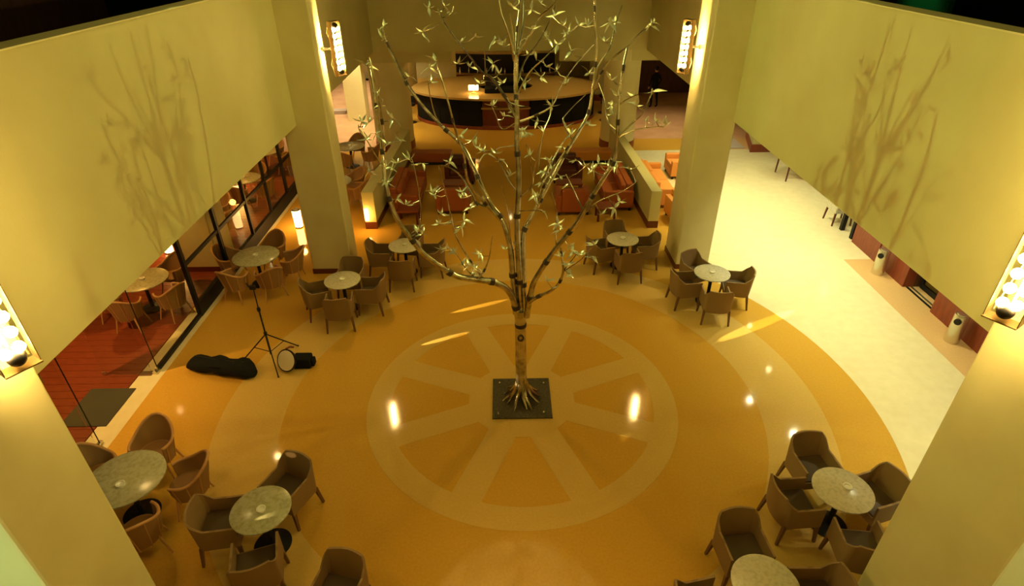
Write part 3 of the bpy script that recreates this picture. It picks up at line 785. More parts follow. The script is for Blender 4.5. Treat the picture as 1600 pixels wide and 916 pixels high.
MB().lathe([(0.85,0.0),(0.85,1.45),(1.0,1.50),(1.0,1.55)], 24, sy=0.62).build('centre_unit', 'black', bar, smooth=True)
tag(B(-1.0,16.8,1.247,0.45,17.35,1.42).build('drinks_station', 'black_cloth', None, bevel=0.02), 'low black drinks station on the middle of the bar counter', 'drinks station')
bs = thing('back_bar', 'tall black back bar screens with golden top behind the oval bar', 'bar cabinet', (-0.1, 21.1, Z3))
for x0, x1, y0, y1 in ((-2.35,-1.0,0.35,0.05),(-0.95,0.55,0,0),(0.6,2.3,0.05,0.35)):
    MB().prism([(x0,y0),(x1,y1),(x1,y1+0.12),(x0,y0+0.12)],1.15,2.0).build('screen','black',bs)
    MB().prism([(x0,y0-0.06),(x1,y1-0.06),(x1,y1+0.14),(x0,y0+0.14)],2.0,2.12).build('cornice','bar_top',bs)
    MB().prism([(x0,y0-0.2),(x1,y1-0.2),(x1,y1+0.14),(x0,y0+0.14)],0.0,1.1).build('cupboard','dark_base',bs)
    MB().prism([(x0,y0-0.22),(x1,y1-0.22),(x1,y1+0.12),(x0,y0+0.12)],1.1,1.15).build('shelf','bar_top',bs)
bt0 = None
for i in range(14):
    x = -3.0+i*0.42
    yb = 21.1-0.1+0.35*min(1, abs(x)/2.3)-0.05 if abs(x) < 2.3 else None
    if yb is None: continue
    me = MB().lathe([(0.035,0),(0.038,0.16),(0.013,0.21),(0.013,0.28)], 10)
    if bt0 is None:
        bt0 = me.build('bottle', 'chrome' , None, smooth=True); o = bt0
        tag(o, 'small bottle on the back bar shelf', 'bottle', 'bottles on the back bar shelf')
    else: o = bt0.copy(); COL.objects.link(o)
    o.location = (x-0.1, yb-0.10, 1.156)
cl_ = thing('counter_lamp', 'small glowing lamp on the left of the bar counter', 'lamp', (-1.45, 16.85, 1.247))
MB().lathe([(0.10,0),(0.10,0.02),(0.03,0.04),(0.03,0.14)], 16).build('base', 'bar_top', cl_, smooth=True)
MB().box(-0.19,-0.1,0.14,0.19,0.1,0.30).build('shade', 'lamp_glow', cl_)
light('counter_lamp_light', 'POINT', (-1.45, 16.5, 1.7), 10, AMBER, 0.1)
bt = thing('bar_stool', 'dark bar stool left of the oval bar', 'stool', (-4.1, 17.2, Z3), 0, 'dark bar stools')
MB().lathe([(0.19,0.70),(0.2,0.76),(0.17,0.79)], 20).build('seat', 'black', bt, smooth=True)
MB().lathe([(0.025,0.02),(0.025,0.7)], 10).build('pole', 'chrome', bt)
MB().lathe([(0.2,0.0),(0.2,0.02)], 20).build('base', 'black', bt)
MB().box(-0.18,0.14,0.76,0.18,0.18,1.05).build('backrest', 'black', bt, bevel=0.02)
for x, y, rz, wd in ((-4.3,16.4,0.7,'dark bar stool left of the bar, nearest one'),(-4.45,18.3,1.8,'dark bar stool left of the bar, farthest one'),
                     (4.0,17.2,-1.5,'dark bar stool right of the oval bar, nearer one'),(4.1,18.4,-1.8,'dark bar stool right of the oval bar, farther one')):
    dup(bt, (x, y, Z3), rz, wd)

# ------------------------------------------------------------------ person in the far right hall
def person():
    t = thing('person', 'person in dark clothes standing far back right of the bar', 'person', (6.5, 19.2, Z3), R(200))
    V = [(0,0,0.95),(0,0,1.12),(0,0,1.35),(0,0,1.46),(0,0,1.54),
         (0.19,0,1.40),(0.26,0.03,1.14),(0.24,-0.10,0.92),(-0.19,0,1.40),(-0.27,0.02,1.14),(-0.22,-0.12,0.94),
         (0.10,0,0.90),(0.11,-0.02,0.50),(0.12,0.02,0.09),(0.12,-0.12,0.035),(-0.10,0,0.90),(-0.13,0.03,0.50),(-0.14,0.10,0.09),(-0.14,-0.04,0.035)]
    E = [(0,1),(1,2),(2,3),(3,4),(2,5),(5,6),(6,7),(2,8),(8,9),(9,10),(0,11),(11,12),(12,13),(13,14),(0,15),(15,16),(16,17),(17,18)]
    Rr = [.15,.13,.15,.06,.055,.06,.045,.032,.06,.045,.032,.095,.062,.042,.035,.095,.062,.042,.035]
    me = bpy.data.meshes.new('body'); me.from_pydata(V, E, []); me.materials.append(M['black_cloth'])
    o = link('body', me, t); sk = o.modifiers.new('skin', 'SKIN'); 
    for i, r in enumerate(Rr): me.skin_vertices[0].data[i].radius = (r, r*0.8)
    me.skin_vertices[0].data[0].use_root = True
    o.modifiers.new('sub', 'SUBSURF').levels = 1; o.modifiers['sub'].render_levels = 1
    MB().lathe([(0.03,-0.12),(0.06,-0.09),(0.078,0.0),(0.07,0.07),(0.03,0.11)], 16, (0,0,1.64)).sphere((0,-0.085,1.63),0.016,6,4).sphere((0.08,0,1.63),0.02,6,4).sphere((-0.08,0,1.63),0.02,6,4).build('head', 'skin', t, smooth=True)
    MB().lathe([(0.07,-0.04),(0.092,0.03),(0.08,0.09),(0.03,0.125)], 16, (0,0.018,1.65)).build('hair', 'black', t, smooth=True)
    for s in (-1,1):
        hx, hy = (0.24,-0.10) if s > 0 else (-0.22,-0.12)
        hnd = MB().sphere((hx,hy-0.01,0.87),0.038,8,6)
        for k in range(4): hnd.tube([(hx-0.022+0.015*k,hy-0.015,0.85),(hx-0.024+0.016*k,hy-0.03,0.80-0.006*(k%2))],0.008,5)
        hnd.tube([(hx-s*0.03,hy-0.02,0.88),(hx-s*0.045,hy-0.045,0.84)],0.009,5)
        hnd.build('hand', 'skin', t, smooth=True)
person()

# ------------------------------------------------------------------ the metal tree
BRANCHES = [
    ('trunk',0.1,0.085,[(-0.001,0.0,0.247),(-0.012,0.0,0.68),(-0.019,-0.0,1.147),(-0.025,0.0,1.652),(-0.025,-0.0,1.834)]),
    ('branch',0.06,0.022,[(-0.045,0.0,1.591),(-0.095,-0.03,1.915),(-0.202,-0.08,2.239),(-0.392,-0.15,2.431),(-0.67,-0.25,2.55),(-0.937,-0.35,2.666),(-1.148,-0.42,2.856),(-1.384,-0.5,3.136),(-1.526,-0.55,3.407),(-1.645,-0.6,3.666),(-1.725,-0.6,3.981),(-1.743,-0.6,4.24),(-1.75,-0.55,4.512),(-1.758,-0.5,4.714)]),
    ('branch',0.016,0.008,[(-1.758,-0.5,4.714),(-1.768,-0.5,5.123),(-1.788,-0.45,5.442),(-1.819,-0.4,5.617)]),
    ('branch',0.018,0.008,[(-1.729,-0.53,4.587),(-1.695,-0.6,4.96),(-1.7,-0.65,5.269),(-1.708,-0.7,5.527),(-1.729,-0.7,5.697)]),
    ('branch',0.05,0.012,[(-0.095,0.02,1.761),(-0.141,0.06,2.437),(-0.175,0.1,2.908),(-0.283,0.15,3.301),(-0.437,0.2,3.512),(-0.576,0.25,3.806),(-0.68,0.35,4.036),(-0.85,0.45,4.347),(-1.112,0.55,4.572),(-1.352,0.65,4.812),(-1.575,0.75,5.109),(-1.688,0.8,5.351),(-1.777,0.85,5.547),(-1.827,0.85,5.707),(-1.838,0.85,5.825)]),
    ('branch',0.026,0.008,[(-0.284,0.15,3.281),(-0.524,0.1,3.595),(-0.715,0.0,3.906),(-0.771,-0.05,4.154),(-0.782,-0.1,4.392),(-0.862,-0.15,4.704),(-0.914,-0.2,5.0),(-0.981,-0.2,5.308),(-1.031,-0.2,5.472)]),
    ('branch',0.018,0.008,[(-0.438,0.2,3.482),(-0.652,0.3,3.511),(-0.715,0.35,3.621),(-0.875,0.45,3.877),(-1.029,0.5,3.986),(-1.151,0.55,4.008)]),
    ('branch',0.055,0.026,[(-0.024,0.03,1.569),(-0.034,0.05,2.328),(-0.053,0.08,2.756),(-0.071,0.1,3.271),(-0.051,0.12,3.755),(-0.051,0.13,4.126),(-0.077,0.13,4.483),(-0.067,0.14,4.821),(-0.083,0.15,5.145),(-0.082,0.15,5.571)]),
    ('branch',0.02,0.008,[(-0.082,0.15,5.533),(-0.065,0.2,5.858),(-0.041,0.22,6.034),(-0.025,0.25,6.342)]),
    ('branch',0.016,0.006,[(-0.106,0.15,5.495),(-0.169,0.05,5.807),(-0.258,-0.02,6.062),(-0.291,-0.05,6.3)]),
    ('branch',0.014,0.006,[(-0.082,0.15,5.571),(-0.129,0.1,5.871),(-0.152,0.05,6.04)]),
    ('branch',0.014,0.006,[(-0.066,0.15,5.57),(0.009,0.3,5.88),(0.027,0.4,6.157),(0.036,0.45,6.362)]),
    ('branch',0.014,0.006,[(-0.066,0.15,5.548),(0.1,0.0,5.833),(0.206,-0.1,6.033),(0.327,-0.15,6.139),(0.413,-0.2,6.287)]),
    ('branch',0.022,0.008,[(-0.068,0.14,4.779),(-0.232,0.2,5.055),(-0.395,0.3,5.259),(-0.529,0.4,5.32),(-0.65,0.45,5.47),(-0.786,0.5,5.626),(-0.948,0.6,5.812),(-1.023,0.62,5.938),(-1.065,0.62,6.042)]),
    ('branch',0.045,0.012,[(0.046,0.0,1.772),(0.025,0.05,2.271),(0.015,0.1,2.744),(0.025,0.15,3.091),(0.119,0.2,3.293),(0.211,0.22,3.465),(0.337,0.26,3.713),(0.496,0.3,4.012),(0.632,0.33,4.278),(0.79,0.36,4.536),(0.912,0.4,4.785),(0.947,0.42,5.074),(0.965,0.42,5.318),(0.96,0.42,5.631),(0.924,0.4,5.86),(0.892,0.4,6.221)]),
    ('branch',0.02,0.01,[(0.229,0.22,3.495),(0.306,0.1,3.854),(0.436,0.05,4.131),(0.564,0.02,4.354),(0.696,0.0,4.584),(0.82,0.0,4.767)]),
    ('branch',0.014,0.007,[(0.211,0.22,3.455),(0.284,0.3,3.727),(0.394,0.4,4.005),(0.548,0.5,4.269),(0.707,0.55,4.481)]),
    ('branch',0.016,0.007,[(-0.034,0.14,4.737),(0.189,0.2,4.803),(0.393,0.25,4.913),(0.523,0.3,5.17),(0.7,0.35,5.413),(0.924,0.4,5.635)]),
    ('branch',0.014,0.006,[(0.951,0.42,5.278),(1.053,0.5,5.422),(1.158,0.55,5.57),(1.206,0.6,5.794),(1.289,0.65,6.065)]),
    ('branch',0.016,0.007,[(0.947,0.42,5.074),(1.031,0.3,5.325),(1.148,0.2,5.513),(1.304,0.15,5.648),(1.436,0.1,5.808),(1.602,0.05,5.956)]),
    ('branch',0.014,0.006,[(-0.075,0.14,5.067),(0.081,0.0,5.378),(0.239,-0.1,5.552),(0.363,-0.15,5.69),(0.483,-0.2,5.816)]),
    ('branch',0.014,0.006,[(-0.067,0.14,5.226),(0.036,0.3,5.467),(0.244,0.45,5.709),(0.384,0.55,5.957),(0.432,0.6,6.077)]),
    ('branch',0.05,0.014,[(0.075,-0.02,1.725),(0.12,-0.06,2.106),(0.182,-0.1,2.414),(0.316,-0.15,2.715),(0.445,-0.2,2.972),(0.57,-0.25,3.189),(0.728,-0.32,3.457),(0.837,-0.38,3.719),(0.944,-0.42,3.962),(1.042,-0.48,4.203),(1.131,-0.5,4.379),(1.149,-0.52,4.592),(1.138,-0.55,4.839),(1.126,-0.55,5.144),(1.137,-0.55,5.435),(1.155,-0.52,5.605),(1.175,-0.5,5.739)]),
    ('branch',0.012,0.006,[(1.148,-0.55,4.721),(1.268,-0.65,4.905),(1.376,-0.72,5.051),(1.424,-0.78,5.234),(1.458,-0.8,5.337)]),
    ('branch',0.01,0.005,[(1.163,-0.55,4.729),(1.347,-0.5,4.791),(1.514,-0.45,4.806),(1.762,-0.4,4.813)]),
    ('branch',0.01,0.005,[(1.129,-0.55,5.107),(1.211,-0.6,5.192),(1.329,-0.65,5.261)]),
    ('branch',0.01,0.005,[(1.141,-0.55,4.8),(1.041,-0.4,4.876),(1.001,-0.3,5.084),(0.913,-0.25,5.301)]),
    ('branch',0.014,0.006,[(0.767,-0.33,3.538),(0.95,-0.45,3.812),(1.099,-0.52,3.93),(1.243,-0.6,4.031),(1.362,-0.65,4.136),(1.421,-0.68,4.215)]),
    ('branch',0.012,0.006,[(0.818,-0.36,3.645),(0.752,-0.2,3.764),(0.667,-0.1,3.928),(0.587,-0.05,4.075)]),
    ('branch',0.032,0.012,[(0.11,-0.08,2.038),(0.248,-0.2,2.216),(0.409,-0.3,2.365),(0.517,-0.4,2.556),(0.568,-0.45,2.775),(0.539,-0.48,2.998),(0.512,-0.5,3.178)]),
    ('branch',0.01,0.005,[(0.577,-0.45,2.785),(0.764,-0.6,3.03),(0.857,-0.68,3.2),(0.937,-0.75,3.407)]),
    ('branch',0.009,0.005,[(0.585,-0.45,2.816),(0.688,-0.5,3.006),(0.758,-0.52,3.136)]),
    ('branch',0.012,0.005,[(0.478,-0.21,3.048),(0.455,-0.25,3.379),(0.46,-0.3,3.642),(0.382,-0.3,3.92)]),
    ('branch',0.016,0.006,[(-0.67,-0.25,2.55),(-0.548,-0.35,2.766),(-0.468,-0.4,3.02),(-0.435,-0.42,3.249),(-0.415,-0.42,3.347)]),
    ('branch',0.016,0.006,[(-1.527,-0.55,3.398),(-1.41,-0.6,3.487),(-1.328,-0.68,3.744),(-1.323,-0.72,4.112),(-1.344,-0.75,4.439),(-1.364,-0.75,4.552)]),
    ('branch',0.015,0.007,[(-0.56,-0.2,2.507),(-0.739,-0.4,2.942),(-0.894,-0.55,3.379),(-0.942,-0.6,3.657),(-0.973,-0.62,3.936),(-1.018,-0.65,4.208),(-1.054,-0.68,4.443)]),
    ('branch',0.014,0.007,[(-0.042,0.12,3.659),(0.081,0.05,3.801),(0.148,-0.0,3.97),(0.098,-0.05,4.277),(0.045,-0.08,4.505)]),
    ('branch',0.01,0.005,[(0.147,-0.0,4.006),(0.165,-0.1,4.223),(0.194,-0.15,4.415),(0.231,-0.18,4.56)]),
    ('branch',0.01,0.005,[(-0.06,0.12,3.755),(-0.167,0.2,3.868),(-0.272,0.3,4.049),(-0.36,0.35,4.191)]),
    ('branch',0.01,0.005,[(-0.157,0.1,2.833),(-0.192,-0.05,3.392),(-0.234,-0.12,3.714),(-0.283,-0.15,3.941)]),
    ('branch',0.01,0.005,[(-0.077,0.13,4.431),(-0.182,0.0,4.447),(-0.292,-0.1,4.472),(-0.375,-0.2,4.455)]),
    ('branch',0.01,0.005,[(-0.068,0.14,4.737),(-0.264,0.2,4.62),(-0.347,0.3,4.781),(-0.421,0.35,4.938)]),
    ('branch',0.011,0.005,[(0.716,0.34,4.391),(0.574,0.45,4.644),(0.661,0.5,4.787),(0.875,0.55,4.978)]),
    ('branch',0.01,0.005,[(0.319,0.25,3.698),(0.247,0.4,4.045),(0.316,0.5,4.5),(0.403,0.55,4.707),(0.435,0.6,4.954)]),
    ('branch',0.009,0.005,[(-0.061,0.1,3.471),(0.124,-0.05,3.545),(0.305,-0.15,3.577)]),
    ('branch',0.011,0.005,[(-1.745,-0.58,4.383),(-1.825,-0.65,4.587),(-1.872,-0.7,4.746),(-1.94,-0.75,4.892),(-1.944,-0.75,4.967)]),
    ('branch',0.011,0.005,[(-1.745,-0.6,4.155),(-1.682,-0.45,4.285),(-1.598,-0.4,4.376),(-1.47,-0.35,4.416)]),
    ('branch',0.011,0.005,[(-0.834,0.45,4.319),(-0.706,0.3,4.419),(-0.637,0.2,4.511),(-0.58,0.15,4.612)]),
    ('branch',0.011,0.005,[(-1.095,0.55,4.563),(-1.172,0.4,4.763),(-1.209,0.3,5.04),(-1.217,0.25,5.293)]),
    ('branch',0.01,0.005,[(-0.67,-0.25,2.55),(-0.831,-0.1,2.65),(-0.951,0.0,2.812),(-1.043,0.05,2.914)]),
]
TWIGS = [(4,(-1.834,0.85,5.785),(-1.803,0.787,5.817)),(4,(-1.81,0.85,5.653),(-1.831,0.755,5.681)),(13,(-1.051,0.62,6.007),(-1.174,0.595,6.06)),(13,(-1.051,0.62,6.007),(-0.966,0.537,6.079)),(13,(-0.997,0.613,5.895),(-1.269,0.509,5.789)),(13,(-1.023,0.62,5.938),(-0.887,0.596,5.999)),(13,(-0.786,0.5,5.626),(-0.791,0.6,5.657)),(13,(-0.786,0.5,5.626),(-0.603,0.572,5.721)),(9,(-0.169,0.05,5.807),(-0.342,0.114,5.749)),(9,(-0.148,0.084,5.701),(-0.24,0.017,5.704)),(8,(-0.036,0.23,6.136),(-0.125,0.239,6.103)),(11,(0.021,0.366,6.063),(0.111,0.312,6.058)),(12,(0.286,-0.133,6.103),(0.197,-0.212,6.179)),(12,(0.044,0.051,5.736),(0.037,-0.044,5.783)),(12,(0.135,-0.033,5.899),(0.11,-0.102,5.896)),(21,(0.384,0.55,5.957),(0.545,0.653,5.831)),(20,(0.442,-0.183,5.773),(0.551,-0.104,5.858)),(14,(0.924,0.4,5.86),(0.731,0.474,5.852)),(14,(0.924,0.4,5.86),(0.837,0.472,5.852)),(20,(0.442,-0.183,5.773),(0.499,-0.257,5.845)),(17,(0.774,0.366,5.486),(0.631,0.321,5.573)),(21,(0.29,0.483,5.791),(0.289,0.513,5.737)),(21,(0.244,0.45,5.709),(0.33,0.506,5.7)),(21,(0.105,0.35,5.547),(0.164,0.435,5.559)),(21,(0.105,0.35,5.547),(0.082,0.441,5.52)),(18,(1.233,0.616,5.883),(1.119,0.517,5.881)),(18,(1.233,0.616,5.883),(1.206,0.642,5.865)),(19,(1.546,0.067,5.906),(1.579,0.068,5.926)),(18,(1.174,0.566,5.644),(1.075,0.489,5.658)),(5,(-1.014,-0.2,5.416),(-1.054,-0.206,5.568)),(5,(-1.014,-0.2,5.416),(-1.11,-0.299,5.513)),(13,(-0.695,0.466,5.521),(-0.845,0.571,5.386)),(13,(-0.609,0.433,5.419),(-0.675,0.521,5.354)),(13,(-0.483,0.366,5.299),(-0.376,0.377,5.418)),(20,(0.239,-0.1,5.552),(0.292,-0.148,5.472)),(17,(0.581,0.316,5.25),(0.46,0.415,5.324)),(13,(-0.395,0.3,5.259),(-0.295,0.317,5.31)),(13,(-0.34,0.266,5.19),(-0.255,0.358,5.181)),(13,(-0.483,0.366,5.299),(-0.553,0.45,5.164)),(20,(0.028,0.048,5.272),(0.028,0.05,5.245)),(20,(0.133,-0.033,5.435),(0.223,-0.054,5.342)),(17,(0.523,0.3,5.17),(0.583,0.324,5.181)),(22,(1.133,-0.55,5.336),(1.01,-0.567,5.404)),(22,(1.13,-0.55,5.24),(1.088,-0.631,5.238)),(26,(1.015,-0.334,5.013),(1.068,-0.381,5.065)),(23,(1.392,-0.74,5.111),(1.276,-0.849,5.181)),(23,(1.446,-0.793,5.302),(1.427,-0.902,5.347)),(24,(1.514,-0.45,4.806),(1.512,-0.42,4.877)),(24,(1.678,-0.417,4.811),(1.618,-0.47,4.889)),(24,(1.678,-0.417,4.811),(1.759,-0.409,4.824)),(4,(-1.612,0.766,5.189),(-1.525,0.76,5.191)),(45,(-1.943,-0.75,4.942),(-1.884,-0.823,5.024)),(45,(-1.943,-0.75,4.942),(-1.824,-0.771,4.994)),(3,(-1.695,-0.6,4.96),(-1.54,-0.671,5.016)),(3,(-1.718,-0.553,4.71),(-1.521,-0.521,4.702)),(3,(-1.718,-0.553,4.71),(-1.665,-0.607,4.691)),(34,(-1.357,-0.75,4.514),(-1.383,-0.785,4.548)),(34,(-1.351,-0.75,4.476),(-1.247,-0.691,4.474)),(2,(-1.761,-0.5,4.849),(-1.795,-0.543,4.791)),(45,(-1.771,-0.603,4.45),(-1.906,-0.699,4.379)),(46,(-1.654,-0.434,4.315),(-1.666,-0.499,4.353)),(1,(-1.725,-0.6,3.981),(-1.64,-0.536,3.953)),(34,(-1.325,-0.706,3.987),(-1.499,-0.679,3.924)),(35,(-1.003,-0.64,4.116),(-1.157,-0.703,4.103)),(35,(-0.988,-0.63,4.026),(-1.124,-0.67,4.046)),(6,(-0.715,0.35,3.621),(-0.879,0.273,3.606)),(6,(-0.768,0.383,3.705),(-0.863,0.373,3.663)),(6,(-0.652,0.3,3.511),(-0.742,0.19,3.49)),(40,(-0.347,-0.166,4.461),(-0.521,-0.071,4.422)),(40,(-0.347,-0.166,4.461),(-0.48,-0.057,4.374)),(5,(-0.835,-0.133,4.598),(-0.804,-0.077,4.64)),(40,(-0.347,-0.166,4.461),(-0.35,-0.282,4.447)),(38,(-0.33,0.333,4.143),(-0.288,0.282,4.167)),(38,(-0.202,0.233,3.928),(-0.155,0.345,3.908)),(7,(-0.074,0.133,4.595),(-0.006,0.199,4.592)),(7,(-0.077,0.13,4.483),(0.034,0.109,4.532)),(7,(-0.074,0.133,4.595),(0.082,0.24,4.535)),(17,(0.189,0.2,4.803),(0.209,0.229,4.71)),(14,(0.83,0.373,4.618),(0.917,0.36,4.622)),(14,(0.586,0.32,4.188),(0.751,0.233,4.172)),(16,(0.548,0.5,4.269),(0.591,0.472,4.278)),(15,(0.436,0.05,4.131),(0.411,0.161,4.063)),(16,(0.357,0.366,3.91),(0.317,0.326,3.976)),(14,(0.442,0.286,3.91),(0.416,0.169,3.92)),(14,(0.496,0.3,4.012),(0.536,0.221,3.946)),(28,(0.641,-0.084,3.977),(0.606,-0.015,3.896)),(28,(0.614,-0.067,4.025),(0.843,-0.1,4.198)),(22,(1.042,-0.48,4.203),(0.864,-0.53,4.309)),(22,(1.101,-0.493,4.319),(1.053,-0.59,4.37)),(22,(1.131,-0.5,4.379),(1.189,-0.518,4.326)),(22,(1.071,-0.487,4.261),(0.935,-0.557,4.401)),(27,(1.401,-0.67,4.188),(1.296,-0.776,4.393)),(27,(1.194,-0.573,3.997),(1.222,-0.68,3.933)),(27,(1.099,-0.52,3.93),(1.18,-0.6,3.81)),(27,(0.95,-0.45,3.812),(1.054,-0.408,3.635)),(32,(0.457,-0.266,3.466),(0.479,-0.351,3.475)),(32,(0.455,-0.25,3.379),(0.508,-0.36,3.382)),(22,(0.57,-0.25,3.189),(0.657,-0.31,3.108)),(31,(0.734,-0.513,3.092),(0.695,-0.394,3.08)),(31,(0.734,-0.513,3.092),(0.758,-0.604,3.131)),(30,(0.857,-0.68,3.2),(0.922,-0.673,3.146)),(4,(-0.175,0.1,2.908),(-0.242,0.166,2.821)),(34,(-1.41,-0.6,3.487),(-1.42,-0.622,3.535)),(34,(-1.41,-0.6,3.487),(-1.362,-0.483,3.42)),(35,(-0.952,-0.607,3.749),(-1.069,-0.612,3.755)),(35,(-0.942,-0.6,3.657),(-1.114,-0.662,3.642)),(35,(-0.942,-0.6,3.657),(-0.993,-0.621,3.622)),(35,(-0.926,-0.583,3.562),(-0.776,-0.694,3.698)),(35,(-0.926,-0.583,3.562),(-0.83,-0.602,3.564)),(49,(-1.012,0.033,2.879),(-1.083,-0.027,2.934)),(49,(-1.012,0.033,2.879),(-1.193,0.112,2.862)),(35,(-0.739,-0.4,2.942),(-0.735,-0.512,2.933)),(33,(-0.468,-0.4,3.02),(-0.598,-0.462,3.085)),(29,(0.445,-0.333,2.428),(0.35,-0.397,2.589)),(15,(0.254,0.18,3.613),(0.23,0.269,3.593)),(44,(0.243,-0.116,3.566),(0.275,-0.202,3.601)),(16,(0.259,0.273,3.635),(0.177,0.165,3.666)),(49,(-0.723,-0.2,2.583),(-0.692,-0.141,2.611)),(17,(0.324,0.233,4.876),(0.387,0.239,4.907)),(30,(0.883,-0.703,3.268),(0.921,-0.749,3.353)),(6,(-1.11,0.533,4.001),(-1.018,0.448,4.095)),(31,(0.585,-0.45,2.816),(0.677,-0.416,2.725)),(20,(0.321,-0.133,5.643),(0.401,-0.207,5.737)),(47,(-0.66,0.234,4.48),(-0.627,0.146,4.413)),(35,(-0.619,-0.266,2.651),(-0.592,-0.252,2.7)),(45,(-1.941,-0.75,4.917),(-1.856,-0.806,4.817)),(41,(-0.319,0.266,4.726),(-0.234,0.169,4.802)),(37,(0.175,-0.116,4.286),(0.098,-0.055,4.343)),(39,(-0.157,0.1,2.833),(-0.081,0.11,2.909)),(3,(-1.722,-0.7,5.639),(-1.782,-0.666,5.605)),(26,(1.028,-0.367,4.945),(1.106,-0.312,4.939)),(20,(-0.075,0.14,5.067),(-0.07,0.045,4.974)),(6,(-0.579,0.266,3.501),(-0.56,0.264,3.574)),(21,(0.4,0.566,5.997),(0.421,0.494,5.969)),(13,(-0.176,0.18,4.961),(-0.123,0.184,4.863)),(49,(-0.776,-0.151,2.616),(-0.709,-0.085,2.533)),(46,(-1.745,-0.6,4.155),(-1.736,-0.624,4.212)),(31,(0.653,-0.483,2.941),(0.615,-0.536,2.939)),(47,(-0.683,0.267,4.449),(-0.59,0.186,4.372)),(48,(-1.214,0.267,5.207),(-1.19,0.344,5.209)),(11,(-0.066,0.15,5.57),(-0.079,0.222,5.625)),(18,(0.985,0.446,5.326),(0.898,0.523,5.265)),(16,(0.445,0.433,4.092),(0.405,0.5,4.077))]
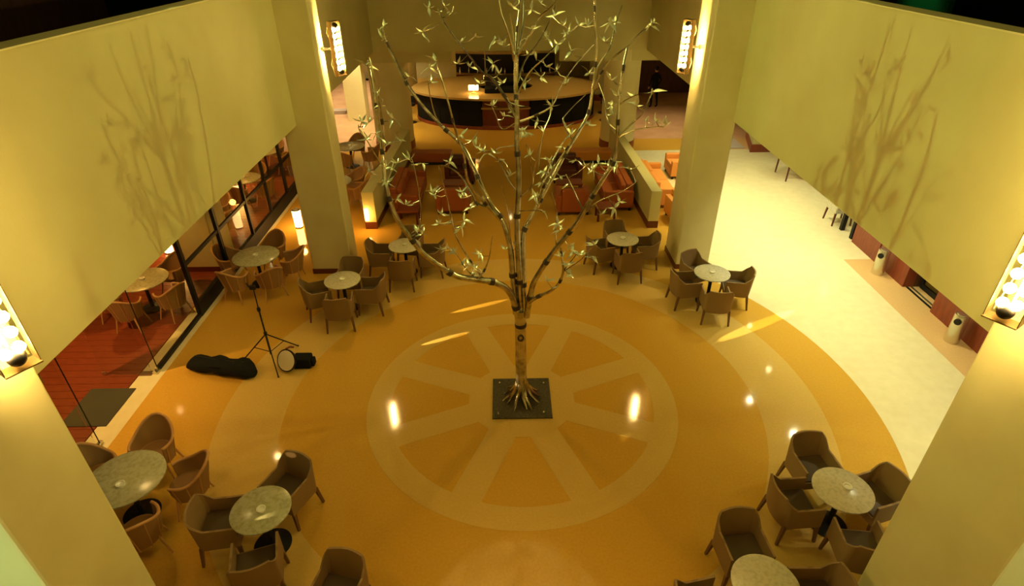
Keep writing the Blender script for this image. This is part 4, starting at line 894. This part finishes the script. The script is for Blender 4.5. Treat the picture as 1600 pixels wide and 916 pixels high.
LEAF_SPOTS = [(-1.803,0.787,5.817),(-1.831,0.755,5.681),(-1.174,0.595,6.06),(-0.966,0.537,6.079),(-1.269,0.509,5.789),(-0.887,0.596,5.999),(-0.791,0.6,5.657),(-0.603,0.572,5.721),(-0.342,0.114,5.749),(-0.24,0.017,5.704),(-0.125,0.239,6.103),(0.111,0.312,6.058),(0.197,-0.212,6.179),(0.037,-0.044,5.783),(0.11,-0.102,5.896),(0.545,0.653,5.831),(0.551,-0.104,5.858),(0.731,0.474,5.852),(0.837,0.472,5.852),(0.499,-0.257,5.845),(0.631,0.321,5.573),(0.289,0.513,5.737),(0.33,0.506,5.7),(0.164,0.435,5.559),(0.082,0.441,5.52),(1.119,0.517,5.881),(1.206,0.642,5.865),(1.561,0.108,5.892),(1.579,0.068,5.926),(1.075,0.489,5.658),(-1.054,-0.206,5.568),(-1.11,-0.299,5.513),(-0.845,0.571,5.386),(-0.675,0.521,5.354),(-0.376,0.377,5.418),(0.292,-0.148,5.472),(0.46,0.415,5.324),(-0.295,0.317,5.31),(-0.255,0.358,5.181),(-0.553,0.45,5.164),(0.028,0.05,5.245),(0.223,-0.054,5.342),(0.583,0.324,5.181),(1.01,-0.567,5.404),(1.088,-0.631,5.238),(1.068,-0.381,5.065),(1.292,-0.558,5.218),(1.276,-0.849,5.181),(1.427,-0.902,5.347),(1.512,-0.42,4.877),(1.618,-0.47,4.889),(1.759,-0.409,4.824),(-1.525,0.76,5.191),(-1.692,-0.688,5.278),(-1.704,-0.514,5.126),(-1.884,-0.823,5.024),(-1.824,-0.771,4.994),(-1.54,-0.671,5.016),(-1.521,-0.521,4.702),(-1.665,-0.607,4.691),(-1.383,-0.785,4.548),(-1.247,-0.691,4.474),(-1.795,-0.543,4.791),(-1.746,-0.566,4.394),(-1.632,-0.303,4.342),(-1.906,-0.699,4.379),(-1.712,-0.656,4.218),(-1.666,-0.499,4.353),(-1.64,-0.536,3.953),(-1.499,-0.679,3.924),(-1.157,-0.703,4.103),(-1.124,-0.67,4.046),(-0.879,0.273,3.606),(-0.863,0.373,3.663),(-0.742,0.19,3.49),(-0.66,0.281,4.443),(-0.521,-0.071,4.422),(-0.48,-0.057,4.374),(-0.804,-0.077,4.64),(-0.39,0.443,4.872),(-0.35,-0.282,4.447),(-0.288,0.282,4.167),(-0.155,0.345,3.908),(-0.006,0.199,4.592),(0.034,0.109,4.532),(0.082,0.24,4.535),(0.209,0.229,4.71),(0.321,0.576,4.477),(0.613,0.363,4.581),(0.654,0.302,4.51),(0.917,0.36,4.622),(0.751,0.233,4.172),(0.591,0.472,4.278),(0.411,0.161,4.063),(0.317,0.326,3.976),(0.416,0.169,3.92),(0.266,0.19,3.867),(0.536,0.221,3.946),(0.606,-0.015,3.896),(0.843,-0.1,4.198),(0.864,-0.53,4.309),(1.053,-0.59,4.37),(1.17,-0.384,4.338),(1.189,-0.518,4.326),(0.935,-0.557,4.401),(1.296,-0.776,4.393),(1.222,-0.68,3.933),(1.18,-0.6,3.81),(1.054,-0.408,3.635),(0.479,-0.351,3.475),(0.508,-0.36,3.382),(0.527,-0.489,3.053),(0.657,-0.31,3.108),(0.695,-0.394,3.08),(0.758,-0.604,3.131),(0.922,-0.673,3.146),(-0.242,0.166,2.821),(-1.42,-0.622,3.535),(-1.362,-0.483,3.42),(-1.069,-0.612,3.755),(-1.114,-0.662,3.642),(-0.993,-0.621,3.622),(-0.776,-0.694,3.698),(-0.83,-0.602,3.564),(-1.083,-0.027,2.934),(-1.006,0.11,2.807),(-1.193,0.112,2.862),(-0.888,-0.067,2.686),(-0.735,-0.512,2.933),(-0.682,-0.391,2.812),(-0.598,-0.462,3.085),(0.445,-0.403,2.483),(0.35,-0.397,2.589),(0.23,0.269,3.593),(0.275,-0.202,3.601),(0.177,0.165,3.666),(-0.692,-0.141,2.611),(0.387,0.239,4.907),(0.921,-0.749,3.353),(-1.018,0.448,4.095),(0.677,-0.416,2.725),(0.401,-0.207,5.737),(-0.627,0.146,4.413),(-0.592,-0.252,2.7),(-1.856,-0.806,4.817),(-0.234,0.169,4.802),(0.098,-0.055,4.343),(-0.081,0.11,2.909),(-1.782,-0.666,5.605),(1.106,-0.312,4.939),(-0.07,0.045,4.974),(-0.56,0.264,3.574),(0.421,0.494,5.969),(-0.123,0.184,4.863),(-0.709,-0.085,2.533),(-1.736,-0.624,4.212),(0.615,-0.536,2.939),(-0.59,0.186,4.372),(-1.19,0.344,5.209),(-0.079,0.222,5.625),(0.898,0.523,5.265),(0.405,0.5,4.077)]

pit = tag(B(-0.5,-0.5,0.0,0.5,0.5,0.03).build('planting_square', 'soil'), 'dark square bed of mulch at the foot of the tree', 'planting bed')
for x, y in ((-0.4,-0.4),(0.36,-0.38),(-0.38,0.38),(0.4,0.36)):
    MB().sphere((x,y,0.035),0.022,8,5).build('uplight', 'chrome', pit)
tree = thing('metal_tree', 'tall metal tree with silver leaves at the centre of the wheel inlay', 'tree', (0,0,0.03))
def T(p): return (p[0], p[1], p[2]-0.03)
def smooth_path(P, rad0, rad1, sub=4):
    P = [Vector(T(p)) for p in P]; out = []; m = len(P)
    for i in range(m-1):
        p0 = P[max(i-1,0)]; p1 = P[i]; p2 = P[i+1]; p3 = P[min(i+2,m-1)]
        for k in range(sub):
            t = k/sub
            out.append(0.5*((2*p1)+(p2-p0)*t+(2*p0-5*p1+4*p2-p3)*t*t+(3*p1-p0-3*p2+p3)*t**3))
    out.append(P[-1]); n = len(out)
    return out, [rad0+(rad1-rad0)*(i/(n-1))**0.8 for i in range(n)]
twigs_of = {}
for bi, a, b in TWIGS: twigs_of.setdefault(bi, []).append((a, b))
rng = random.Random(5)
for bi, (nm, r0, r1, P) in enumerate(BRANCHES):
    pts, rad = smooth_path(P, r0, r1)
    mb = MB().tube(pts, rad, 12 if r0 > 0.03 else 7)
    for a, b in twigs_of.get(bi, []):
        a = Vector(T(a)); b = Vector(T(b)); c = (a+b)/2+Vector((rng.uniform(-.02,.02), rng.uniform(-.02,.02), -0.02))
        mb.tube([a, c, b], [0.007, 0.006, 0.004], 5)
    o = mb.build(nm, 'steel', tree, smooth=True)
    if nm == 'branch':      # dark weld collars
        for i in range(4, len(pts)-2, 9):
            if rad[i] < 0.012: continue
            d = (pts[i+1]-pts[i]).normalized()
            MB().tube([pts[i]-d*0.035, pts[i]+d*0.035], rad[i]*1.18+0.002, 8).build('joint', 'joint', o, smooth=True)
# trunk knot
kn = MB(); 
for i in range(12):
    a = 2*PI*i/12; kn.tube([(-0.02+0.045*math.cos(a), -0.092, 1.33+0.055*math.sin(a)), (-0.02+0.045*math.cos(a+0.6), -0.097, 1.33+0.055*math.sin(a+0.6))], 0.012, 6)
kn.build('knot', 'joint', tree)
MB().tube([(-0.02,0,1.50),(-0.02,0,1.56)], 0.095, 14).build('collar', 'joint', tree, smooth=True)
# roots
for i in range(13):
    a = 2*PI*i/13+rng.uniform(-.15,.15); c, s = math.cos(a), math.sin(a); L = rng.uniform(0.26, 0.40)
    pts = [(0.04*c,0.04*s,0.40),(0.10*c,0.10*s,0.24),(0.18*c+0.02*s,0.18*s,0.13),((L-0.06)*c,(L-0.06)*s-0.02*c,0.05),(L*c,L*s,0.018)]
    MB().tube(pts, [0.045,0.04,0.03,0.024,0.012], 8).build('root', 'steel', tree, smooth=True)
# leaves: a few blade shapes shared by all
def leaf_mesh(L, wd, curl):
    v = []; f = []
    prof = [(0,0.08),(0.2,0.8),(0.4,1.0),(0.7,0.55),(1.0,0.02)]
    for t, k in prof:
        z = curl*t*t*L; v += [(-wd*k/2, t*L, z+0.006*k), (0, t*L, z), (wd*k/2, t*L, z+0.006*k)]
    for i in range(len(prof)-1):
        a = i*3; f += [(a,a+1,a+4,a+3),(a+1,a+2,a+5,a+4)]
    mb = MB().raw(v, f); me = mb.build('leaf', 'leaf', mesh_only=True, smooth=True)
    return me
LM = [leaf_mesh(0.12,0.038,0.35), leaf_mesh(0.14,0.045,-0.3), leaf_mesh(0.095,0.036,0.6)]
count = 0; extra = []
for p in LEAF_SPOTS:
    n = 4 if rng.random() < 0.6 else 5
    a0 = rng.uniform(0, 2*PI)
    for k in range(n):
        me = LM[rng.randrange(3)]
        rot = (rng.uniform(-0.9, 1.0), rng.uniform(-0.7, 0.7), a0+k*2*PI/n+rng.uniform(-.4,.4))
        if count < 300:
            o = link('leaf', me, tree); o.location = T(p); o.rotation_euler = rot; sc = rng.uniform(0.75, 1.15); o.scale = (sc,sc,sc)
        else: extra.append((me, p, rot))
        count += 1
if extra:
    mb = MB()
    for me, p, rot in extra:
        from mathutils import Euler
        mm = Matrix.Translation(T(p)) @ Euler(rot).to_matrix().to_4x4()
        mb.raw([mm @ v.co for v in me.vertices], [tuple(q.vertices) for q in me.polygons])
    o = mb.build('leaf_cluster', 'leaf', tree, smooth=True); o['kind'] = 'stuff'
